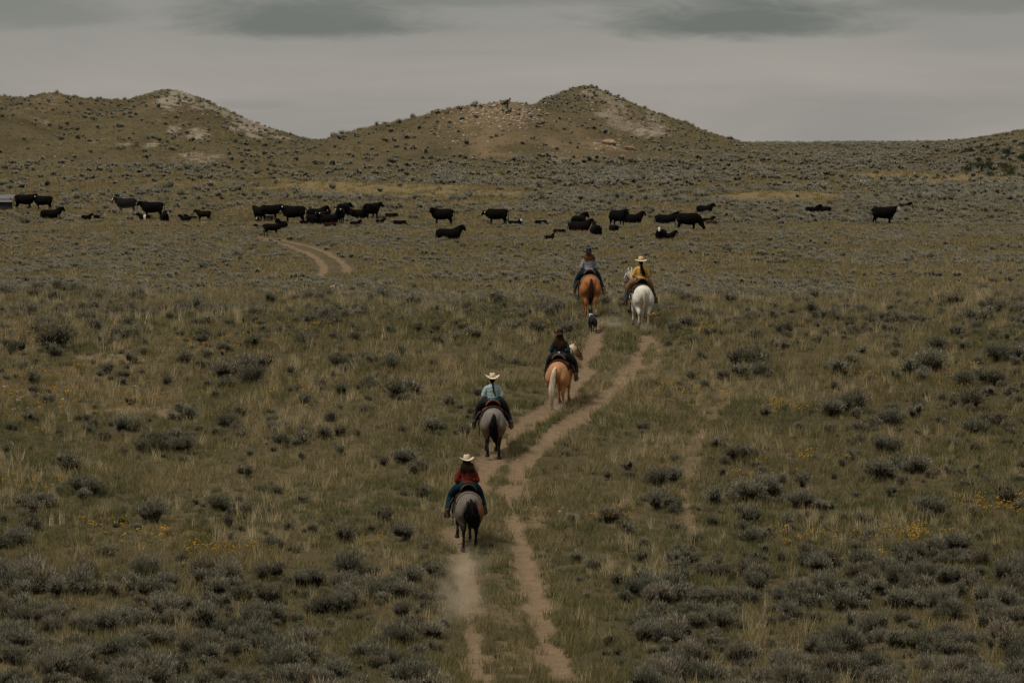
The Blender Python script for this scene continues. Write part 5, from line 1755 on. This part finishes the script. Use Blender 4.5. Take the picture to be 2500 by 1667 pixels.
def wedge(y0, y1, dens, rng, half=0.125, pad=2.0):
    """random points on the land between two depths, even per square metre"""
    w = lambda y: 2 * (half * y + pad)
    area = (w(y0) + w(y1)) / 2 * (y1 - y0)
    n = int(area * dens)
    Y = rng.uniform(y0, y1, int(n * 1.3))
    keep = rng.random(len(Y)) < w(Y) / w(y1)
    Y = Y[keep][:n] if keep.sum() > n else Y[keep]
    X = rng.uniform(-0.5, 0.5, len(Y)) * w(Y)
    return X, Y


# bushes that stand out singly in the photograph: display x, y of the foot, width in display pixels
BUSHES = [(135, 805, 95), (110, 735, 45), (200, 742, 42), (70, 882, 46), (690, 797, 46), (780, 845, 62), (895, 850, 66), (838, 828, 36), (520, 868, 80), (575, 882, 80),
          (610, 850, 60), (560, 850, 60), (430, 835, 50), (470, 722, 42), (1083, 778, 44), (1000, 793, 48), (295, 992, 72), (360, 1035, 70), (415, 1040, 70), (520, 985, 62),
          (430, 962, 60), (650, 1025, 60), (690, 1020, 50), (905, 915, 60), (950, 905, 60), (990, 995, 60), (195, 1138, 85), (80, 1165, 80), (360, 1200, 78), (160, 1084, 60),
          (925, 1060, 70), (960, 1085, 60), (500, 1172, 66), (560, 1186, 56), (690, 1152, 44), (890, 1200, 52), (930, 1240, 66), (615, 1262, 66), (790, 1246, 60),
          (570, 1098, 52), (300, 835, 40), (330, 725, 30), (590, 800, 50), (670, 760, 30), (850, 890, 40), (1150, 830, 30), (1185, 838, 30), (1020, 885, 30), (1035, 935, 40),
          (45, 1255, 90), (60, 1312, 70), (800, 1330, 90), (940, 1345, 80), (240, 1278, 52), (420, 1290, 46), (20, 1040, 50), (220, 885, 40), (275, 870, 50), (70, 970, 40),
          (545, 960, 50), (620, 985, 40), (700, 930, 40), (740, 890, 40), (40, 815, 60), (650, 690, 40), (740, 1010, 50), (780, 905, 40), (840, 950, 40), (1070, 1000, 40),
          (975, 1140, 44), (1080, 950, 30), (350, 1040, 70), (470, 790, 36), (510, 810, 40), (310, 780, 34), (900, 770, 36), (960, 690, 34), (905, 668, 28),
          (1720, 840, 84), (1700, 868, 60), (1745, 862, 60), (1785, 803, 42), (1735, 784, 40), (2150, 803, 64), (2095, 860, 60), (2150, 852, 90), (2225, 890, 70), (2275, 885, 70),
          (1920, 864, 56), (2225, 748, 60), (2260, 742, 50), (2290, 828, 70), (2345, 825, 60), (1905, 955, 66), (1960, 948, 70), (2050, 980, 76), (1965, 992, 60), (2000, 985, 50),
          (2230, 945, 80), (2245, 995, 76), (2290, 980, 50), (1645, 1034, 56), (1695, 1060, 66), (1735, 1055, 60), (1505, 1118, 80), (1540, 1110, 60), (1510, 1170, 70),
          (1555, 1165, 50), (2030, 1105, 80), (2100, 1085, 80), (2040, 1045, 70), (1710, 1150, 90), (1760, 1140, 70), (1830, 1168, 80), (1850, 1112, 50), (1395, 1200, 66),
          (1640, 1158, 60), (1720, 1205, 60), (1730, 1250, 72), (1975, 1205, 44), (2130, 1190, 90), (2315, 1155, 60), (1420, 1345, 60), (1740, 1296, 56), (1850, 1286, 60),
          (1650, 1330, 64), (2170, 1246, 44), (1360, 1310, 50), (2195, 775, 44), (2060, 800, 34), (1885, 790, 34), (1955, 835, 40), (2010, 1080, 40), (1560, 1270, 44),
          (1600, 1250, 40), (1330, 1240, 36), (1440, 1230, 40), (1480, 1290, 40), (1500, 1355, 60), (1560, 1340, 60), (2250, 1300, 70), (2080, 1285, 60), (1960, 1270, 50),
          (1810, 1210, 50), (2280, 1230, 50), (1480, 990, 36), (1560, 900, 30), (1300, 1030, 30), (2330, 930, 50), (2190, 700, 40), (2110, 745, 40), (1860, 720, 40), (1680, 700, 40),
          (1600, 700, 40), (1770, 735, 36), (1830, 655, 30), (2000, 690, 40), (1310, 775, 26), (1340, 780, 30), (1620, 770, 30), (1400, 1100, 30), (1970, 905, 34), (2095, 915, 30)]


def sage_points():
    """x, y, width in metres for every sagebrush of the place"""
    out = []
    rng = np.random.default_rng(21)
    for bx, by, w in BUSHES:
        x, y = px2ground(bx * DK, by * DK)
        wm = w * DK * y / F_PX * 1.1
        out.append((x, y, wm, 1))
        for _ in range(int(rng.integers(1, 4)) + (w > 60)):          # low neighbours that grow into it
            out.append((x + rng.normal() * wm * 0.6, y + rng.normal() * wm * 1.2, wm * (0.3 + 0.35 * rng.random()), 1))
    def add(y0, y1, dens, fn, lo, hi, half=0.125, flag=0):
        X, Y = wedge(y0, y1, dens, rng, half)
        Z = height(X, Y)
        px, py = to_px(X, Y, Z)
        keep = rng.random(len(X)) < fn(X, Y, px / DK, py / DK)
        X, Y = X[keep], Y[keep]
        w = lo + (hi - lo) * rng.random(len(X)) ** 1.8
        out.extend(zip(X, Y, w, [flag] * len(X)))
    # stands at the foot of the slope, on both sides of the trail
    def thick(X, Y, x, y):
        lim_l = 1315 + (fbm(X, Y, 4, 3, 5) - 0.5) * 130
        lim_r = 1275 + (fbm(X, Y, 4, 3, 6) - 0.5) * 150 + np.clip(1800 - x, 0, 400) * 0.22
        l = (x < 1010 - (fbm(X, Y, 3, 2, 7) - 0.5) * 150) & (y > lim_l)
        r = (x > 1430 + (fbm(X, Y, 3, 2, 8) - 0.5) * 150) & (y > lim_r)
        return (l | r) * np.where(fbm(X, Y, 2.0, 3, 9) > 0.40, 1.0, 0.15)
    add(96, 132, 2.9, thick, 0.34, 0.95, flag=2)
    add(60, 104, 0.5, lambda X, Y, x, y: (np.abs(X) > 2.0) * 0.8, 0.6, 1.2, flag=3)
    # thin scatter over the slope
    add(110, 200, 1.6, lambda X, Y, x, y: 0.10 + 0.62 * sstep(0.50, 0.68, fbm(X, Y, 7, 4, 15)), 0.16, 0.55, flag=1)
    add(146, 192, 1.5, lambda X, Y, x, y: sstep(146, 178, Y) * (0.15 + 0.75 * sstep(0.42, 0.62, fbm(X, Y, 6, 4, 14))), 0.2, 0.55, flag=1)
    # crest and hollow behind it, then the grey flat
    add(165, 262, 1.2, lambda X, Y, x, y: 0.12 + 0.88 * sstep(0.40, 0.6, fbm(X, Y, 9, 4, 16)), 0.25, 0.75)
    add(255, 400, 2.5, lambda X, Y, x, y: 0.14 + 0.86 * sstep(0.40, 0.62, fbm(X, Y, 12, 4, 17)), 0.20, 0.66)
    add(400, 470, 1.3, lambda X, Y, x, y: np.where(x > 1150, 0.85, 0.34) * sstep(0.32, 0.58, fbm(X, Y, 12, 4, 18)), 0.3, 0.95)
    add(470, 650, 0.8, lambda X, Y, x, y: np.where(x > 1000, 0.85, 0.20 + 0.6 * sstep(500, 1000, x) * sstep(395, 440, y)) * (0.15 + 0.85 * sstep(0.36, 0.56, fbm(X, Y, 15, 4, 19))), 0.45, 1.35)
    add(640, 760, 0.6, lambda X, Y, x, y: np.where(x > 1620, 0.9, 0.34) * (0.15 + 0.85 * sstep(0.4, 0.6, fbm(X, Y, 15, 4, 20))), 0.3, 1.35)
    add(760, 960, 1.0, lambda X, Y, x, y: np.where(x > 1660, 1.0, 0.85) * (0.2 + 0.8 * sstep(0.4, 0.6, fbm(X, Y, 12, 4, 22))), 0.22, 1.0)
    a = np.array(out)
    X, Y = a[:, 0], a[:, 1]
    dirt, chalk, earth, straw = ground_masks(X, Y)
    rr = rng.random(len(X))
    ok = (rr > np.maximum.reduce([sstep(0.1, 0.4, dirt), chalk * 0.75, earth * 0.5, straw * 0.97])) | ((a[:, 3] == 1) & (dirt < 0.3) & (np.arange(len(X)) < 3 * len(BUSHES)))
    # keep the corridor between the wheel ruts and the animals' feet free
    for pl, hw, st in PATHS[:2]:
        for q in pl[::2]:
            ok &= ~((np.abs(Y - q[1]) < 1.2) & (np.abs(X - q[0]) < 0.34 + a[:, 2] * 0.55))
    for a_, b_ in zip(PATHS[4][0][::3], PATHS[5][0][::3]):
        c_ = (a_ + b_) / 2
        ok &= np.hypot(X - c_[0], (Y - c_[1]) * 0.35) > 1.35
    for x, y, r in KEEP_CLEAR:
        ok &= np.hypot(X - x, Y - y) > r + a[:, 2] * 0.45
    return a[ok]


def build_sage():
    rng = np.random.default_rng(33)
    a = sage_points()
    X, Y, Wd, fl = a.T
    Z = height(X, Y) - 0.02
    px, py = to_px(X, Y, Z)
    vis = (px > -40) & (px < 2540) & (py < 1720) & (py > 0)
    size = np.where(vis & (Y < 215), Wd / Y, -1)
    size[:0] = 0
    order = np.argsort(-size)
    single = order[:300]
    rest = np.ones(len(a), bool); rest[single] = False
    labels = {
        (2, 0): ('grey sagebrush bush in the dense stand on the red-shirted rider\'s left, behind her horse', 'dense sagebrush stand on the left of the trail'),
        (2, 1): ('grey sagebrush bush in the dense dark stand on the right side of the rutted trail', 'dense sagebrush stand on the right of the trail'),
        (1, 0): ('lone sagebrush bush scattered over the grassy slope left of the riders\' trail', 'scattered sagebrush left of the trail'),
        (1, 1): ('lone sagebrush bush scattered over the grassy slope right of the riders\' trail', 'scattered sagebrush right of the trail'),
    }
    tx = lambda y: np.interp(y, PATHS[0][0][:, 1], PATHS[0][0][:, 0])
    for i in single:
        k = rng.integers(0, len(SAGE_HI))
        lm, sm = SAGE_HI[k]
        o = empty('sagebrush', (X[i], Y[i], Z[i]), rng.random() * 6.283)
        s = Wd[i]
        o.scale = (s * (1.0 + 0.3 * rng.random()), s * (0.9 + 0.3 * rng.random()), s * ((0.85 if fl[i] >= 2 else 0.72) + 0.35 * rng.random()))
        lb, gp = labels[(2 if fl[i] >= 2 else 1, int(X[i] > tx(Y[i])))]
        tag(o, lb, 'sagebrush', gp)
        link('foliage', lm, None, o)
        link('stems', sm, None, o)
        if fl[i] >= 2 and rng.random() < 0.35:
            link('flower_stalks', SPIKES[rng.integers(0, 4)], None, o)
    near = rest & (Y < 235)
    mid = rest & (Y >= 235) & (Y < 520)
    far = rest & (Y >= 520)
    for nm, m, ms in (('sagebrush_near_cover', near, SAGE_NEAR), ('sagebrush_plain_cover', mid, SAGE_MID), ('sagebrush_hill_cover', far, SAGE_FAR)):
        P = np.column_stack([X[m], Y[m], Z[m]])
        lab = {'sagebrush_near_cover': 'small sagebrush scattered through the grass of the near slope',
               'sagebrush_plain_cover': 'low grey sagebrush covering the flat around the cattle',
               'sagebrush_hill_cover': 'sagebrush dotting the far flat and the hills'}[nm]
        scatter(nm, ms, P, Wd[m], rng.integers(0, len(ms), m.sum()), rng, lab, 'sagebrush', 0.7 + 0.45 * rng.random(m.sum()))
    print('sage', len(a), 'near', near.sum(), 'mid', mid.sum(), 'far', far.sum())


def near_paths(X, Y, ids, dist):
    m = np.zeros(X.shape, bool)
    for i in ids:
        pl, hw, _ = PATHS[i]
        lo = pl.min(0) - 2; hi = pl.max(0) + 2
        k = np.nonzero((X > lo[0]) & (X < hi[0]) & (Y > lo[1]) & (Y < hi[1]))[0]
        if len(k) == 0: continue
        best = np.full(len(k), 1e9)
        for a, b in zip(pl[:-1], pl[1:]):
            ab = b - a
            t = np.clip(((X[k] - a[0]) * ab[0] + (Y[k] - a[1]) * ab[1]) / max(ab @ ab, 1e-9), 0, 1)
            best = np.minimum(best, np.hypot(X[k] - a[0] - t * ab[0], Y[k] - a[1] - t * ab[1]))
        m[k] |= best < dist + hw * 0.5
    return m


def build_grass():
    rng = np.random.default_rng(44)
    PX, S_, I = [], [], []
    def add(y0, y1, dens, lo, hi, bias, seed):
        X, Y = wedge(y0, y1, dens, rng)
        dirt, chalk, earth, straw = ground_masks(X, Y)
        n = fbm(X, Y, 1.6 * bias, 3, seed)
        keep = rng.random(len(X)) > np.maximum.reduce([sstep(0.2, 0.65, dirt) * 0.99, chalk * 0.8, earth * 0.5, straw * 0.2])
        keep &= rng.random(len(X)) < 0.5 + 0.5 * sstep(0.35, 0.6, n)
        if y0 > 200: keep &= ~near_paths(X, Y, (4, 5, 6), 0.62)
        X, Y, n = X[keep], Y[keep], n[keep]
        Z = height(X, Y)
        s = (lo + (hi - lo) * rng.random(len(X))) * (0.75 + 0.6 * n)
        return np.column_stack([X, Y, Z]), s
    P1, s1 = add(96, 205, 27.0, 0.5, 1.35, 1.0, 3)
    P2, s2 = add(205, 430, 4.6, 0.6, 1.4, 3.0, 4)
    P3, s3 = add(430, 920, 1.0, 0.8, 1.7, 6.0, 5)
    q = rng.random(len(P1))
    green = 0.04 + 0.62 * sstep(0.52, 0.66, fbm(P1[:, 0], P1[:, 1] * 0.6, 4.5, 4, 301))
    pale = 0.04 + 0.22 * sstep(0.52, 0.68, fbm(P1[:, 0], P1[:, 1] * 0.6, 3.2, 4, 302))
    k = rng.integers(0, 6, len(P1))
    k = np.where(q < green, 6 + rng.integers(0, 3, len(P1)), np.where(q > 1 - pale, 9 + rng.integers(0, 3, len(P1)), k))
    scatter('grass_near', TUFT_NEAR, P1, s1, k, rng, 'dry olive and straw grass on the near slope', 'grass')
    P = np.vstack([P2, P3]); s = np.concatenate([s2, s3])
    scatter('grass_far', TUFT_FAR, P, s, rng.integers(0, len(TUFT_FAR), len(P)), rng, 'dry grass over the flat and the hills', 'grass')
    print('grass', len(P1), len(P))


def flower_mesh(seed):
    rng = np.random.default_rng(seed)
    V, F = [], []
    for k in range(7):
        c = np.array([rng.normal() * 0.07, rng.normal() * 0.07, 0.17 + rng.random() * 0.10])
        r = 0.016 + 0.012 * rng.random()
        i = len(V)
        V.append(c + [0, 0, 0.012])
        for h in range(6):
            V.append(c + r * np.array([math.cos(h * 1.047), math.sin(h * 1.047), 0]) + rng.normal(size=3) * 0.003)
        V.append(c - [0, 0, 0.012])
        for h in range(6):
            F.append((i, i + 1 + h, i + 1 + (h + 1) % 6)); F.append((i + 7, i + 1 + (h + 1) % 6, i + 1 + h))
    me = mesh_from('flower_heads', V, F)
    me.materials.append(MAT['petal'])
    a = me.attributes.new('leaf', 'FLOAT', 'POINT'); a.data.foreach_set('value', rng.random(len(V)).astype(np.float32))
    return me


def build_flowers():
    rng = np.random.default_rng(55)
    # drifts seen in the photograph: display x, y, half width, half height, count
    D = [(40, 775, 60, 20, 14), (75, 780, 40, 14, 8), (110, 870, 80, 14, 10), (130, 930, 110, 40, 24), (300, 930, 90, 24, 18), (20, 905, 30, 20, 8), (90, 1120, 90, 22, 10),
         (320, 1240, 150, 40, 26), (550, 1270, 80, 20, 16), (860, 1255, 20, 5, 4), (470, 1270, 60, 20, 8), (1420, 1195, 60, 16, 10), (1560, 910, 100, 26, 14), (1800, 945, 80, 14, 12),
         (1780, 940, 20, 6, 5), (1600, 770, 40, 18, 8), (1500, 735, 24, 14, 10), (2100, 1240, 160, 36, 34), (2250, 1170, 80, 24, 18), (2340, 1175, 40, 20, 8), (1850, 1240, 80, 24, 14),
         (2200, 880, 90, 40, 14), (1990, 870, 80, 20, 8), (1730, 1105, 40, 20, 8), (1200, 760, 90, 26, 12), (1060, 770, 60, 20, 8), (700, 760, 160, 40, 14), (480, 800, 120, 30, 12),
         (2000, 1300, 100, 16, 14), (1850, 1060, 150, 30, 10), (1250, 870, 40, 20, 4), (650, 930, 120, 40, 10)]
    qx = np.concatenate([(x + rng.normal(size=int(n * 1.5)) * w * 0.5) * DK for x, y, w, h, n in D])
    qy = np.concatenate([(y + rng.normal(size=int(n * 1.5)) * h * 0.5) * DK for x, y, w, h, n in D])
    gx, gy = px2ground_many(qx, qy)
    ok = gy < 330
    P = np.column_stack([gx[ok], gy[ok], height(gx[ok], gy[ok])])
    ms = [flower_mesh(900 + i) for i in range(5)]
    scatter('yellow_wildflowers', ms, P, 0.6 + 0.6 * rng.random(len(P)), rng.integers(0, 5, len(P)), rng, 'small yellow wildflowers in the grass of the slope', 'wildflowers')


def stone_mesh(seed, mat, flat=0.55, n=14):
    rng = np.random.default_rng(seed)
    bm = bmesh.new()
    for _ in range(n):
        v = rng.normal(size=3); v /= np.linalg.norm(v)
        bm.verts.new(v * np.array([0.5, 0.4, 0.5 * flat]) * (0.75 + 0.35 * rng.random()))
    bmesh.ops.convex_hull(bm, input=bm.verts)
    for v in [v for v in bm.verts if not v.link_faces]: bm.verts.remove(v)
    bmesh.ops.bevel(bm, geom=list(bm.edges), offset=0.03, segments=1, affect='EDGES')
    me = bpy.data.meshes.new('stone'); bm.to_mesh(me); bm.free()
    me.materials.append(mat)
    return me


def build_stones():
    rng = np.random.default_rng(66)
    ms = [stone_mesh(950 + i, MAT['stone' if i % 3 else 'sandstone']) for i in range(7)]
    D = [(240, 825, 110, 16, 40, .10), (90, 930, 90, 30, 30, .14), (330, 940, 80, 18, 34, .10), (60, 1110, 70, 20, 16, .12), (560, 470, 60, 18, 60, .32), (640, 480, 60, 14, 40, .3),
         (790, 490, 70, 10, 24, .3), (1120, 262, 120, 30, 380, .46), (1200, 265, 70, 28, 180, .48), (1060, 300, 110, 34, 140, .36), (1280, 360, 150, 30, 200, .32), (1350, 230, 70, 30, 120, .36), (1400, 335, 70, 14, 50, .5),
         (1500, 380, 120, 22, 70, .34), (1450, 290, 90, 20, 70, .45), (1390, 240, 60, 24, 50, .4), (1740, 380, 60, 24, 50, .34), (470, 250, 100, 34, 150, .38), (590, 292, 60, 16, 60, .36), (140, 225, 90, 14, 50, .36), (440, 365, 50, 12, 40, .4),
         (130, 390, 80, 20, 40, .34), (1260, 1175, 50, 20, 14, .12), (1000, 500, 60, 8, 14, .3), (1200, 520, 200, 12, 16, .25), (2320, 340, 30, 12, 20, .4),
         (1190, 1400, 60, 140, 60, .05), (1290, 1000, 60, 40, 40, .05), (1400, 850, 90, 50, 60, .06), (1600, 1100, 40, 60, 40, .07), (760, 625, 40, 24, 10, .2)]
    qx = np.concatenate([(x + rng.normal(size=n) * w * 0.5) * DK for x, y, w, h, n, sz in D])
    qy = np.concatenate([(y + rng.normal(size=n) * h * 0.5) * DK for x, y, w, h, n, sz in D])
    s = np.concatenate([sz * (0.5 + rng.random(n) ** 2 * 1.2) for x, y, w, h, n, sz in D])
    gx, gy = px2ground_many(qx, qy)
    ok = gy < 960
    P = np.column_stack([gx[ok], gy[ok], height(gx[ok], gy[ok])]); s = s[ok]
    scatter('scattered_stones', ms, P, s, rng.integers(0, 7, len(P)), rng, 'pale stones strewn over bare ground and hillsides', 'stones', tilt=0.2)
    # single boulders one can pick out
    B = [(1400, 333, 2.6, 'sandstone', 'long tan slab of rock lying on the flank of the middle hill', 'rock'),
         (1445, 345, 2.2, 'sandstone', 'tan boulder at the lower end of the slab on the middle hill', 'rock'),
         (1540, 392, 1.7, 'sandstone', 'orange-brown boulder on the open ground below the middle hill', 'rock'),
         (1140, 405, 0.8, 'stone', 'pale boulder on the grass in front of the middle hill', 'rock'),
         (768, 706 - 43, 0.75, 'stone', 'flat white rock beside the bend of the far track', 'rock'),
         (470, 515, 0.7, 'stone', 'pale rock lying among the resting calves', 'rock'),
         (755, 513, 0.6, 'stone', 'pale rock behind the broadside black cow', 'rock'),
         (14, 892, 0.38, 'sandstone', 'tan rock in bare stony ground on the slope', 'rock'),
         (52, 915, 0.30, 'stone', 'pale rock among yellow flowers on the stony slope', 'rock'),
         (205, 920, 0.26, 'stone', 'rounded pale rock beside yellow flowers on the slope', 'rock'),
         (310, 890, 0.24, 'stone', 'small white rock below the bare strip of the slope', 'rock')]
    for k, (x, y, sz, mt, lb, ct) in enumerate(B):
        gx, gy = px2ground(x * DK, y * DK)
        me = stone_mesh(1200 + k, MAT[mt], 0.5 if sz < 3 else 0.3, 18)
        o = link('rock', me, None, None, (gx, gy, h1(gx, gy) + sz * 0.06))
        o.scale = (sz, sz * 0.8, sz)
        o.rotation_euler = (0, 0.0 if sz < 3 else 0.22, rng.random() * 0.6)
        tag(o, lb, ct)


# ------------------------------------------------------------------ build
build_ground()
build_riders()
build_dog()
build_cattle()
build_extras()
build_sage()
build_grass()
build_flowers()
build_stones()
build_dust()
